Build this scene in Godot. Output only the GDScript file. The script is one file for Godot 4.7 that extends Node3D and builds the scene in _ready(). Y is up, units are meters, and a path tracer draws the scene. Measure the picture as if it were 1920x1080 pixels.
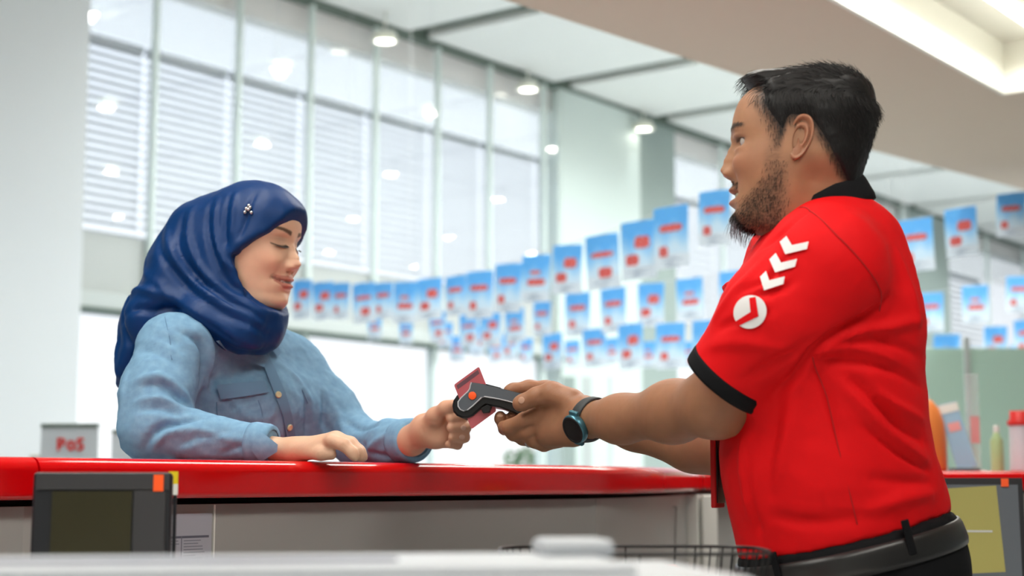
extends Node3D
# A post-office service counter: a woman in a blue headscarf pays a clerk in a red polo shirt.
# Units are metres, y is up. The customer hall lies behind the counter (towards -z), the staff side is where the camera stands.

var M := {}          # materials by plain name

# ---------------------------------------------------------------- shape fields
# A field is a smooth union of tapered capsules, round or elliptical, optionally cut by planes.
class Field:
	var a := PackedVector3Array()
	var ab := PackedVector3Array()
	var inv := PackedFloat32Array()
	var side := PackedVector3Array()
	var front := PackedVector3Array()
	var ra := PackedVector2Array()
	var rb := PackedVector2Array()
	var k := PackedFloat32Array()
	var oval := PackedByteArray()
	var cuts: Array[Plane] = []
	var hollow: Array = []     # ellipsoids taken away: [centre, basis (inverse, scaled), blend]
	var lo := Vector3(1e9, 1e9, 1e9)
	var hi := Vector3(-1e9, -1e9, -1e9)

	func cap(p: Vector3, q: Vector3, rp: float, rq: float, blend := 0.02) -> void:
		_put(p, q, Vector2(rp, rp), Vector2(rq, rq), blend, Vector3.ZERO)

	func ell(p: Vector3, q: Vector3, sp: float, fp: float, sq: float, fq: float, s: Vector3, blend := 0.03) -> void:
		_put(p, q, Vector2(sp, fp), Vector2(sq, fq), blend, s)

	func chain(pts: Array, radii: Array, blend := 0.012) -> void:
		for i in pts.size() - 1:
			cap(pts[i], pts[i + 1], radii[i], radii[i + 1], blend)

	func _put(p: Vector3, q: Vector3, rp: Vector2, rq: Vector2, blend: float, s: Vector3) -> void:
		a.append(p)
		ab.append(q - p)
		inv.append(1.0 / maxf((q - p).length_squared(), 1e-9))
		ra.append(rp)
		rb.append(rq)
		k.append(blend)
		oval.append(1 if s != Vector3.ZERO else 0)
		if s != Vector3.ZERO:
			var axis := (q - p).normalized()
			s = (s - axis * s.dot(axis)).normalized()
			side.append(s)
			front.append(axis.cross(s))
		else:
			side.append(Vector3.ZERO)
			front.append(Vector3.ZERO)
		var r: float = maxf(maxf(rp.x, rp.y), maxf(rq.x, rq.y)) + 0.01
		for e: Vector3 in [p, q]:
			lo = lo.min(e - Vector3(r, r, r))
			hi = hi.max(e + Vector3(r, r, r))

	func one(i: int, p: Vector3) -> float:
		var q := p - a[i]
		var t := clampf(q.dot(ab[i]) * inv[i], 0.0, 1.0)
		q -= ab[i] * t
		if oval[i] == 0:
			return q.length() - lerpf(ra[i].x, rb[i].x, t)
		var r := ra[i].lerp(rb[i], t)
		var x := q.dot(side[i])
		var y := q.dot(front[i])
		var z2 := maxf(q.length_squared() - x * x - y * y, 0.0)
		var m := minf(r.x, r.y)
		var k0 := sqrt(x * x / (r.x * r.x) + y * y / (r.y * r.y) + z2 / (m * m))
		if k0 < 0.05:
			return -m
		var k1 := sqrt(x * x / (r.x * r.x * r.x * r.x) + y * y / (r.y * r.y * r.y * r.y) + z2 / (m * m * m * m))
		return k0 * (k0 - 1.0) / k1

	func near(c: Vector3, reach: float) -> PackedInt32Array:
		var ids := PackedInt32Array()
		for i in a.size():
			if one(i, c) < reach + k[i]:
				ids.append(i)
		return ids

	func all() -> PackedInt32Array:
		return PackedInt32Array(range(a.size()))

	func dist(p: Vector3, ids: PackedInt32Array) -> float:
		var d := 1.0
		for i in ids:
			var e := one(i, p)
			var b := k[i]
			var h := b - absf(d - e)
			d = minf(d, e)
			if h > 0.0:
				d -= h * h / (4.0 * b)
		for c in cuts:
			d = maxf(d, c.distance_to(p))
		for c in hollow:
			var q: Vector3 = c[1] * (p - c[0])
			var e: float = (1.0 - q.length()) * c[3]
			var b: float = c[2]
			var h := b - absf(d - e)
			d = maxf(d, e)
			if h > 0.0:
				d += h * h / (4.0 * b)
		return d

	func grad(p: Vector3, ids: PackedInt32Array, h := 0.002) -> Vector3:
		return Vector3(dist(p + Vector3(h, 0, 0), ids) - dist(p - Vector3(h, 0, 0), ids), dist(p + Vector3(0, h, 0), ids) - dist(p - Vector3(0, h, 0), ids), dist(p + Vector3(0, 0, h), ids) - dist(p - Vector3(0, 0, h), ids)).normalized()

	func onto(p: Vector3, lift := 0.0) -> Vector3:     # the nearest point of the surface
		var ids := all()
		for n in 6:
			p -= grad(p, ids) * (dist(p, ids) - lift)
		return p

	func radius(c: Vector3, dir: Vector3, most: float) -> float:   # how far the surface lies from c in one direction
		var ids := all()
		var r := most
		while r > 0.004 and dist(c + dir * r, ids) > 0.0:
			r -= 0.004
		var s := r + 0.004
		for n in 6:
			var m := (r + s) / 2
			if dist(c + dir * m, ids) > 0.0:
				s = m
			else:
				r = m
		return r

	# surface nets, block by block
	func surface(cell: float) -> Dictionary:
		var verts := PackedVector3Array()
		var where := {}
		var edges := []
		const B := 8
		var step := cell * B
		var n := Vector3i(((hi - lo) / step).ceil()) + Vector3i.ONE
		var s := PackedFloat32Array()
		s.resize((B + 1) * (B + 1) * (B + 1))
		var reach := step * 0.87 * 1.6
		for bx in n.x:
			for by in n.y:
				for bz in n.z:
					var base := lo + Vector3(bx, by, bz) * step
					var c := base + Vector3(step, step, step) / 2
					var ids := near(c, reach * 1.5 + 0.02)
					if ids.is_empty():
						continue
					var dc := dist(c, ids)
					if absf(dc) > reach:
						continue
					var m := 0
					for x in B + 1:
						for y in B + 1:
							for z in B + 1:
								s[m] = dist(base + Vector3(x, y, z) * cell, ids)
								m += 1
					for x in B:
						for y in B:
							for z in B:
								var o := (x * 9 + y) * 9 + z
								var d0 := s[o]
								var d1 := s[o + 81]
								var d2 := s[o + 9]
								var d3 := s[o + 90]
								var d4 := s[o + 1]
								var d5 := s[o + 82]
								var d6 := s[o + 10]
								var d7 := s[o + 91]
								var inside := int(d0 < 0) + int(d1 < 0) + int(d2 < 0) + int(d3 < 0) + int(d4 < 0) + int(d5 < 0) + int(d6 < 0) + int(d7 < 0)
								if inside == 0 or inside == 8:
									continue
								var sum := Vector3.ZERO
								var cnt := 0
								var vals := [d0, d1, d2, d3, d4, d5, d6, d7]
								for e in EDGE:
									var u: float = vals[e[0]]
									var v: float = vals[e[1]]
									if (u < 0) != (v < 0):
										sum += (CORNER[e[0]] as Vector3).lerp(CORNER[e[1]], u / (u - v))
										cnt += 1
								var gx: int = bx * B + x
								var gy: int = by * B + y
								var gz: int = bz * B + z
								where[(gx * 4096 + gy) * 4096 + gz] = verts.size()
								verts.append(base + (Vector3(x, y, z) + sum / cnt) * cell)
								if (d0 < 0) != (d1 < 0):
									edges.append([gx, gy, gz, 0, d0 < 0])
								if (d0 < 0) != (d2 < 0):
									edges.append([gx, gy, gz, 1, d0 < 0])
								if (d0 < 0) != (d4 < 0):
									edges.append([gx, gy, gz, 2, d0 < 0])
		var index := PackedInt32Array()
		for e in edges:
			var q := PackedInt32Array()
			var u: Vector3i = [Vector3i(0, 1, 0), Vector3i(0, 0, 1), Vector3i(1, 0, 0)][e[3]]
			var v: Vector3i = [Vector3i(0, 0, 1), Vector3i(1, 0, 0), Vector3i(0, 1, 0)][e[3]]
			var p := Vector3i(e[0], e[1], e[2])
			for w: Vector3i in [p, p - u, p - u - v, p - v]:
				q.append(where.get((w.x * 4096 + w.y) * 4096 + w.z, -1))
			if -1 in q:
				continue
			if e[4]:
				index.append_array([q[0], q[2], q[1], q[0], q[3], q[2]])
			else:
				index.append_array([q[0], q[1], q[2], q[0], q[2], q[3]])
		return {"v": verts, "i": index}

	const CORNER := [Vector3(0, 0, 0), Vector3(1, 0, 0), Vector3(0, 1, 0), Vector3(1, 1, 0), Vector3(0, 0, 1), Vector3(1, 0, 1), Vector3(0, 1, 1), Vector3(1, 1, 1)]
	const EDGE := [[0, 1], [2, 3], [4, 5], [6, 7], [0, 2], [1, 3], [4, 6], [5, 7], [0, 4], [1, 5], [2, 6], [3, 7]]


# ---------------------------------------------------------------- mesh helpers
# A raw shape is {v: positions, i: indices, c: colours (optional)}.
func normals_of(s: Dictionary) -> PackedVector3Array:
	var n := PackedVector3Array()
	var v: PackedVector3Array = s.v
	var ix: PackedInt32Array = s.i
	n.resize(v.size())
	for t in range(0, ix.size(), 3):
		var p := v[ix[t]]
		var f := (v[ix[t + 2]] - p).cross(v[ix[t + 1]] - p)
		n[ix[t]] += f
		n[ix[t + 1]] += f
		n[ix[t + 2]] += f
	for j in n.size():
		n[j] = n[j].normalized()
	return n

func soften(s: Dictionary, times := 1, share := 0.5) -> void:    # evens a shape out
	var v: PackedVector3Array = s.v
	var ix: PackedInt32Array = s.i
	for q in times:
		var sum := PackedVector3Array()
		var cnt := PackedInt32Array()
		sum.resize(v.size())
		cnt.resize(v.size())
		for t in range(0, ix.size(), 3):
			for e in 3:
				var i := ix[t + e]
				var j := ix[t + (e + 1) % 3]
				sum[i] += v[j]
				cnt[i] += 1
		for j in v.size():
			if cnt[j]:
				v[j] = v[j].lerp(sum[j] / cnt[j], share)
	s.v = v

# folds in cloth: every fold is [points along it, height (minus: a furrow), half width]
func fold(s: Dictionary, field: Field, folds: Array) -> void:
	var n := normals_of(s)
	var v: PackedVector3Array = s.v
	var push := PackedFloat32Array()
	push.resize(v.size())
	for f in folds:
		var line := PackedVector3Array()
		var curve := Curve3D.new()
		var pts: Array = f[0]
		for j in pts.size():
			var tang: Vector3 = (pts[mini(j + 1, pts.size() - 1)] - pts[maxi(j - 1, 0)]) / 6.0
			curve.add_point(pts[j], -tang, tang)
		var long := curve.get_baked_length()
		var parts := maxi(4, int(long / 0.02))
		for j in parts + 1:
			line.append(field.onto(curve.sample_baked(long * j / parts, true)) if field else curve.sample_baked(long * j / parts, true))
		var box := AABB(line[0], Vector3.ZERO)
		for p in line:
			box = box.expand(p)
		var w: float = f[2]
		var amp: float = f[1]
		box = box.grow(w * 2.6)
		for j in v.size():
			var p := v[j]
			if not box.has_point(p):
				continue
			var best := 1e9
			var along := 0.0
			for q in parts:
				var e := line[q + 1] - line[q]
				var t := clampf((p - line[q]).dot(e) / maxf(e.length_squared(), 1e-9), 0.0, 1.0)
				var d := (p - line[q] - e * t).length_squared()
				if d < best:
					best = d
					along = (q + t) / parts
			var r := sqrt(best) / w
			if r < 2.6:
				push[j] += amp * exp(-r * r) * sqrt(maxf(0.0, sin(PI * clampf(along, 0.02, 0.98))))
	for j in v.size():
		v[j] += n[j] * push[j]
	s.v = v

# small creases all over a cloth: ridged noise along the normals
func crumple(s: Dictionary, per_metre: float, high: float, seed_n: int, stretch := Vector3.ONE) -> void:
	var f := FastNoiseLite.new()
	f.seed = seed_n
	f.frequency = per_metre
	f.noise_type = FastNoiseLite.TYPE_SIMPLEX_SMOOTH
	f.fractal_type = FastNoiseLite.FRACTAL_RIDGED
	f.fractal_octaves = 2
	var n := normals_of(s)
	var v: PackedVector3Array = s.v
	for j in v.size():
		v[j] += n[j] * high * f.get_noise_3dv(v[j] * stretch)
	s.v = v

func tint(s: Dictionary, c: Color) -> Dictionary:
	var a := PackedColorArray()
	a.resize(s.v.size())
	a.fill(c)
	s.c = a
	return s

func join(shapes: Array) -> Dictionary:
	var v := PackedVector3Array()
	var ix := PackedInt32Array()
	var n := PackedVector3Array()
	var c := PackedColorArray()
	for s in shapes:
		var at := v.size()
		v.append_array(s.v)
		n.append_array(s.n if s.has("n") else normals_of(s))
		if s.has("c"):
			c.append_array(s.c)
		for j in s.i:
			ix.append(at + j)
	var r := {"v": v, "i": ix, "n": n}
	if c.size() == v.size():
		r.c = c
	return r

func mesh_of(s: Dictionary) -> ArrayMesh:
	var a := []
	a.resize(Mesh.ARRAY_MAX)
	a[Mesh.ARRAY_VERTEX] = s.v
	a[Mesh.ARRAY_NORMAL] = s.n if s.has("n") else normals_of(s)
	a[Mesh.ARRAY_INDEX] = s.i
	if s.has("c"):
		a[Mesh.ARRAY_COLOR] = s.c
	if s.has("uv"):
		a[Mesh.ARRAY_TEX_UV] = s.uv
	var m := ArrayMesh.new()
	m.add_surface_from_arrays(Mesh.PRIMITIVE_TRIANGLES, a)
	return m

func flat(s: Dictionary) -> Dictionary:        # facets: every triangle with corners of its own
	var v := PackedVector3Array()
	for j in s.i:
		v.append(s.v[j])
	var r := {"v": v, "i": PackedInt32Array(range(v.size()))}
	if s.has("uv"):
		var uv := PackedVector2Array()
		for j in s.i:
			uv.append(s.uv[j])
		r.uv = uv
	return r

# a grid of points, rows x columns
func sheet(rows: Array, closed := false) -> Dictionary:
	var v := PackedVector3Array()
	var ix := PackedInt32Array()
	var w: int = rows[0].size()
	for r in rows:
		for p in r:
			v.append(p)
	for j in rows.size() - 1:
		for q in (w if closed else w - 1):
			var e := (q + 1) % w
			var a0: int = j * w + q
			var a1: int = j * w + e
			var b0: int = a0 + w
			var b1: int = a1 + w
			ix.append_array([a0, a1, b1, a0, b1, b0])
	return {"v": v, "i": ix}

func turned(s: Dictionary) -> Dictionary:      # the other side out
	var ix: PackedInt32Array = s.i
	for t in range(0, ix.size(), 3):
		var q := ix[t + 1]
		ix[t + 1] = ix[t + 2]
		ix[t + 2] = q
	s.i = ix
	return s

# a round tube along points
func tube(pts: Array, r, sides := 8, caps := true) -> Dictionary:
	var rows := []
	var up := Vector3.UP
	for j in pts.size():
		var t: Vector3 = (pts[mini(j + 1, pts.size() - 1)] - pts[maxi(j - 1, 0)]).normalized()
		if absf(t.dot(up)) > 0.9:
			up = Vector3.RIGHT
		var x := t.cross(up).normalized()
		var y := x.cross(t)
		var rad: float = r[j] if r is Array else r
		var row := []
		for q in sides:
			var an := TAU * q / sides
			row.append(pts[j] + (x * cos(an) + y * sin(an)) * rad)
		rows.append(row)
	if caps:
		var first := []
		var last := []
		for q in sides:
			first.append(pts[0])
			last.append(pts[-1])
		rows.push_front(first)
		rows.append(last)
	return sheet(rows, true)

# a solid from a flat outline and a thickness, its rim bevelled
func slab(outline: PackedVector2Array, o: Vector3, ex: Vector3, ey: Vector3, thick: float, bevel := 0.0) -> Dictionary:
	var ez := ex.cross(ey).normalized()
	if Geometry2D.is_polygon_clockwise(outline):
		outline.reverse()
	var inner := outline
	if bevel > 0.0:
		var off := Geometry2D.offset_polygon(outline, -bevel, Geometry2D.JOIN_MITER)
		inner = off[0] if off.size() and off[0].size() == outline.size() else outline
		if inner.size() == outline.size() and inner != outline:      # start both outlines at the same corner
			var best := 0
			for j in inner.size():
				if inner[j].distance_squared_to(outline[0]) < inner[best].distance_squared_to(outline[0]):
					best = j
			var r := PackedVector2Array()
			for j in inner.size():
				r.append(inner[(best + j) % inner.size()])
			if Geometry2D.is_polygon_clockwise(r):
				r.reverse()
			inner = r
	var rows := []
	for lay in [[inner, 0.0], [outline, bevel], [outline, thick - bevel], [inner, thick]]:
		var row := []
		for p: Vector2 in lay[0]:
			row.append(o + ex * p.x + ey * p.y + ez * float(lay[1]))
		rows.append(row)
	var s := flat(turned(sheet(rows, true)))
	var tri := Geometry2D.triangulate_polygon(inner)
	for t in range(0, tri.size(), 3):
		var p := inner[tri[t]]
		var q := inner[tri[t + 1]]
		var w := inner[tri[t + 2]]
		if (q - p).cross(w - p) > 0:
			var x := q
			q = w
			w = x
		for lay in [0.0, thick]:
			var c := [p, q, w] if lay > 0.0 else [p, w, q]
			for e: Vector2 in c:
				s.i.append(s.v.size())
				s.v.append(o + ex * e.x + ey * e.y + ez * float(lay))
	return s

# a box with bevelled edges, centred at c
func bx(size: Vector3, c := Vector3.ZERO, bevel := 0.0, b := Basis.IDENTITY) -> Dictionary:
	var h := size / 2
	if bevel <= 0.0:
		return slab(PackedVector2Array([Vector2(-h.x, -h.y), Vector2(h.x, -h.y), Vector2(h.x, h.y), Vector2(-h.x, h.y)]), c - b.z * h.z, b.x, b.y, size.z)
	var o := PackedVector2Array()
	for q in [[1, -1, -PI / 2], [1, 1, 0.0], [-1, 1, PI / 2], [-1, -1, PI]]:
		for j in 3:
			var an: float = q[2] + PI / 4 * j
			o.append(Vector2(q[0] * (h.x - bevel), q[1] * (h.y - bevel)) + Vector2(cos(an), sin(an)) * bevel)
	return slab(o, c - b.z * h.z, b.x, b.y, size.z, bevel * 0.7)

# turned on a lathe: profile of (radius, height)
func lathe(profile: Array, c := Vector3.ZERO, sides := 32, b := Basis.IDENTITY) -> Dictionary:
	var rows := []
	for p: Vector2 in profile:
		var row := []
		for q in sides:
			var an := TAU * q / sides
			row.append(c + b * Vector3(cos(an) * p.x, p.y, sin(an) * p.x))
		rows.append(row)
	return sheet(rows, true)

# a band that lies on a field round an axis, with a thickness and an inside
func band(field: Field, c: Vector3, axis: Vector3, from: float, to: float, most: float, lift: float, inner: float, sides := 64, rows_n := 5) -> Dictionary:
	var u := axis.cross(Vector3(0.3, 0.2, 0.9)).normalized()
	var w := axis.cross(u).normalized()
	var rads := []
	for j in rows_n:
		var t := lerpf(from, to, float(j) / (rows_n - 1))
		var rr := []
		for q in sides:
			var an := TAU * q / sides
			rr.append(field.radius(c + axis * t, u * cos(an) + w * sin(an), most))
		rads.append(rr)
	var rows := []
	var plan := [[0, inner]]
	for j in rows_n:
		plan.append([j, lift * (0.55 if j == 0 or j == rows_n - 1 else 1.0)])
	plan.append([rows_n - 1, inner])
	for pl in plan:
		var j: int = pl[0]
		var t := lerpf(from, to, float(j) / (rows_n - 1))
		var row := []
		for q in sides:
			var an := TAU * q / sides
			row.append(c + axis * t + (u * cos(an) + w * sin(an)) * (rads[j][q] + pl[1]))
		rows.append(row)
	return turned(sheet(rows, true))

# ---------------------------------------------------------------- scene helpers
var taken := {}
func numbered(called: String) -> String:
	if not taken.has(called):
		taken[called] = 0
		return called
	taken[called] += 1
	return "%s_%03d" % [called, taken[called]]

func tag(o: Node3D, label: String, category: String, group := "", kind := "") -> Node3D:
	if label:
		o.set_meta("label", label)
	if category:
		o.set_meta("category", category)
	if group:
		o.set_meta("group", group)
	if kind:
		o.set_meta("kind", kind)
	return o

func obj(called: String, s, m: Material, parent: Node3D = self) -> MeshInstance3D:
	var o := MeshInstance3D.new()
	o.mesh = s if s is Mesh else mesh_of(s)
	o.material_override = m
	if parent == self:
		o.name = numbered(called)
		add_child(o)
	else:
		o.name = called
		parent.add_child(o, true)
	return o

func thing(called: String, label: String, category: String, at := Vector3.ZERO, group := "") -> Node3D:
	var o := Node3D.new()
	o.name = numbered(called)
	add_child(o)
	o.position = at
	tag(o, label, category, group)
	return o

func struct(called: String, s, m: Material, label := "") -> MeshInstance3D:
	var o := obj(called, s, m)
	o.set_meta("kind", "structure")
	if label:
		o.set_meta("label", label)
	return o

func shift(s: Dictionary, by: Vector3) -> Dictionary:
	var v: PackedVector3Array = s.v
	for j in v.size():
		v[j] += by
	s.v = v
	return s

func mat(called: String, c: Color, rough := 0.6, metal := 0.0, spec := 0.5) -> StandardMaterial3D:
	var m := StandardMaterial3D.new()
	m.resource_name = called
	m.albedo_color = c
	m.roughness = rough
	m.metallic = metal
	m.metallic_specular = spec
	M[called] = m
	return m

func noise_tex(freq: float, size := 256, bump := false, seed_n := 1, octaves := 4, ramp: Gradient = null) -> NoiseTexture2D:
	var n := FastNoiseLite.new()
	n.seed = seed_n
	n.frequency = freq
	n.fractal_octaves = octaves
	var t := NoiseTexture2D.new()
	t.width = size
	t.height = size
	t.seamless = true
	t.as_normal_map = bump
	t.noise = n
	if ramp:
		t.color_ramp = ramp
	return t

func relief(m: StandardMaterial3D, t: Texture2D, scale: float, cm: float) -> void:
	m.heightmap_enabled = true
	m.heightmap_texture = t
	m.heightmap_scale = cm
	m.uv1_triplanar = true
	m.uv1_scale = Vector3(scale, scale, scale)

func ramp(stops: Array) -> Gradient:
	var g := Gradient.new()
	g.offsets = PackedFloat32Array(stops.map(func(s): return s[0]))
	g.colors = PackedColorArray(stops.map(func(s): return s[1]))
	return g


# ---------------------------------------------------------------- heads
# Level by level: each key is [height, face depth, back depth, half width, middle]; then features pushed out of the face.
class Head:
	var keys: Array
	var bumps: Array        # [x, y, out, width, height]  (mirrored)
	var nose: Array         # [y, out, half width]
	var round_e := 2.25
	var at: Transform3D

	func level(t: float) -> PackedFloat32Array:
		var f := clampf(t, 0.0, 1.0) * (keys.size() - 1)
		var j := mini(int(f), keys.size() - 2)
		var u := f - j
		var r := PackedFloat32Array()
		for c in 5:
			var p0: float = keys[maxi(j - 1, 0)][c]
			var p1: float = keys[j][c]
			var p2: float = keys[j + 1][c]
			var p3: float = keys[mini(j + 2, keys.size() - 1)][c]
			r.append(cubic_interpolate(p1, p2, p0, p3, u))
		return r

	func spread(tau: float) -> float:
		return PI * (0.36 * tau + 0.64 * tau * tau * tau)

	func nose_at(y: float) -> Vector2:
		if y <= nose[0][0] or y >= nose[-1][0]:
			return Vector2(0, 0.01)
		for j in nose.size() - 1:
			if y < nose[j + 1][0]:
				var u: float = (y - nose[j][0]) / (nose[j + 1][0] - nose[j][0])
				u = u * u * (3 - 2 * u)
				return Vector2(lerpf(nose[j][1], nose[j + 1][1], u), lerpf(nose[j][2], nose[j + 1][2], u))
		return Vector2(0, 0.01)

	func raw(lv: PackedFloat32Array, phi: float) -> Vector3:
		var cs := cos(phi)
		var sn := sin(phi)
		var w := maxf(lv[3], 0.0)
		var k := pow(pow(absf(cs), round_e) + pow(absf(sn), round_e), -1.0 / round_e)
		var x := w * sn * k
		var z := lv[4] + cs * k * ((lv[1] - lv[4]) if cs > 0 else (lv[4] - lv[2]))
		var y := lv[0]
		if y < -0.015 and z < 0.015:       # behind the jaw the neck is narrower than the face
			x *= 1.0 - 0.23 * smoothstep(-0.015, -0.06, y) * smoothstep(0.015, -0.022, z) * (1.0 - smoothstep(-0.11, -0.14, y))
		if cs > 0.05:
			var ax := absf(x)
			var out := 0.0
			var n := nose_at(y)
			if n.x > 0.0 and ax < n.y * 3:
				out += n.x * exp(-pow(ax / n.y, 2.4))
			for b in bumps:
				var dy: float = (y - b[1]) / b[4]
				if absf(dy) > 2.5:
					continue
				var dx: float = (ax - b[0]) / b[3]
				if absf(dx) > 2.5:
					continue
				out += b[2] * exp(-dx * dx - dy * dy)
			z += out * clampf((cs - 0.05) / 0.3, 0.0, 1.0)
		return Vector3(x, y, z)

	func shape(cols: int, per_key: int, color: Callable) -> Dictionary:
		var v := PackedVector3Array()
		var c := PackedColorArray()
		var ix := PackedInt32Array()
		var rows := (keys.size() - 1) * per_key + 1
		for r in rows:
			var lv := level(float(r) / (rows - 1))
			for q in cols:
				var p := raw(lv, spread(-1.0 + 2.0 * q / cols))
				v.append(at * p)
				c.append(color.call(p))
		for r in rows - 1:
			for q in cols:
				var e := (q + 1) % cols
				var a0 := r * cols + q
				var a1 := r * cols + e
				ix.append_array([a0, a1 + cols, a1, a0, a0 + cols, a1 + cols])
		return {"v": v, "i": ix, "c": c}

	func on(y: float, phi: float) -> Vector3:      # local point of the skin at a height
		var lo := 0.0
		var hi := 1.0
		for n in 22:
			var m := (lo + hi) / 2
			if level(m)[0] < y:
				lo = m
			else:
				hi = m
		return raw(level(lo), phi)

# an ear: concentric rings from the rim to the hollow
func ear(h: Head, c: Vector3, out: Vector3, up: Vector3, size: float, skin: Color, ruddy: Color) -> Dictionary:
	var fwd := up.cross(out).normalized()
	if fwd.z < 0:
		fwd = -fwd
	var rows := []
	var cols := PackedColorArray()
	var plan := [[1.0, -0.020], [1.04, -0.008], [1.06, 0.000], [1.03, 0.0045], [0.96, 0.006], [0.88, 0.0045], [0.82, 0.0005], [0.75, -0.0010], [0.67, 0.0025], [0.58, 0.0040], [0.50, 0.0010], [0.42, -0.008], [0.30, -0.015], [0.15, -0.017], [0.02, -0.018]]
	for pl in plan:
		var row := []
		for q in 40:
			var an := TAU * q / 40.0
			var ca := cos(an)
			var sa := sin(an)
			# outline: wide above, a narrower lobe below; the front edge is flatter
			var wx := 0.0175 * (1.0 + 0.18 * sa) * (0.72 if ca > 0 else 1.0)
			var wy := 0.032 * (1.0 if sa > 0 else 1.02)
			var rho: float = pl[0]
			var hgt: float = pl[1]
			if sa < -0.55 and rho < 0.9:        # the lobe is full
				hgt = lerpf(hgt, 0.003, clampf((-sa - 0.55) / 0.25, 0.0, 1.0))
			if ca > 0.55 and rho > 0.6:         # towards the cheek it lies flat
				hgt = lerpf(hgt, -0.006, clampf((ca - 0.55) / 0.3, 0.0, 1.0) * 0.9)
			var centre := Vector2(0.001, -0.004) * (1.0 - rho)
			var flare := 0.006 * (-ca) if ca < 0 else 0.004 * (-ca)
			var p := c + fwd * ((wx * ca * rho + centre.x) * size) + up * ((wy * sa * rho + centre.y - 0.003 * ca) * size) + out * ((hgt + flare) * size)
			row.append(h.at * p)
			cols.append(skin.lerp(ruddy, 0.35))
		rows.append(row)
	var s := sheet(rows, true)
	if (h.at.basis * fwd).cross(h.at.basis * up).dot(h.at.basis * out) > 0:
		s = turned(s)
	s.c = cols
	return s

func ball(c: Vector3, r: Vector3, b := Basis.IDENTITY, n := 20) -> Dictionary:
	var rows := []
	for j in n + 1:
		var la := -PI / 2 + PI * j / n
		var row := []
		for q in n * 2:
			var lo := TAU * q / (n * 2)
			row.append(c + b * (Vector3(cos(la) * cos(lo), sin(la), cos(la) * sin(lo)) * r))
		rows.append(row)
	return sheet(rows, true)

func eyeball(h: Head, c: Vector3, r: float, gaze: Vector3, iris: Color) -> Dictionary:
	var rows := []
	var cols := PackedColorArray()
	for j in 25:
		var la := PI * j / 24.0
		var row := []
		for q in 32:
			var lo := TAU * q / 32.0
			var d := Vector3(sin(la) * cos(lo), sin(la) * sin(lo), -cos(la))
			row.append(h.at * (c + d * r))
			var a := d.angle_to(gaze)
			cols.append(Color(0.006, 0.005, 0.005) if a < 0.2 else iris if a < 0.5 else Color(0.50, 0.46, 0.43))
		rows.append(row)
	var s := turned(sheet(rows, true))
	s.c = cols
	return s

# strands that start on points and follow a flow
func strands(starts: Array, flow: Callable, steps: int, pace: float, r: float, rng: RandomNumberGenerator) -> Dictionary:
	var v := PackedVector3Array()
	var ix := PackedInt32Array()
	for st: Vector3 in starts:
		var p := st
		var pts := [p]
		var jig := Vector3(rng.randfn(), rng.randfn(), rng.randfn()) * 0.16
		for j in steps:
			var d: Vector3 = flow.call(p, float(j) / steps)
			p += (d + jig).normalized() * pace
			pts.append(p)
		var base := v.size()
		for j in pts.size():
			var t: Vector3 = (pts[mini(j + 1, pts.size() - 1)] - pts[maxi(j - 1, 0)]).normalized()
			var x := t.cross(Vector3(0.31, 0.9, 0.27)).normalized()
			var y := x.cross(t)
			var rad := r * (1.0 - 0.85 * float(j) / (pts.size() - 1))
			for q in 3:
				v.append(pts[j] + (x * cos(TAU * q / 3.0) + y * sin(TAU * q / 3.0)) * rad)
		for j in pts.size() - 1:
			for q in 3:
				var a0 := base + j * 3 + q
				var a1 := base + j * 3 + (q + 1) % 3
				ix.append_array([a0, a1, a1 + 3, a0, a1 + 3, a0 + 3])
	return {"v": v, "i": ix}

func gauss(d: float) -> float:
	return exp(-d * d)


# ---------------------------------------------------------------- the clerk
func cast(f: Field, p: Vector3, dir: Vector3, lift: float) -> Vector3:
	var ids := f.all()
	for n in 40:
		var d := f.dist(p, ids) - lift
		p += dir * d * 0.9
		if absf(d) < 0.0001:
			break
	return p

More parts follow.
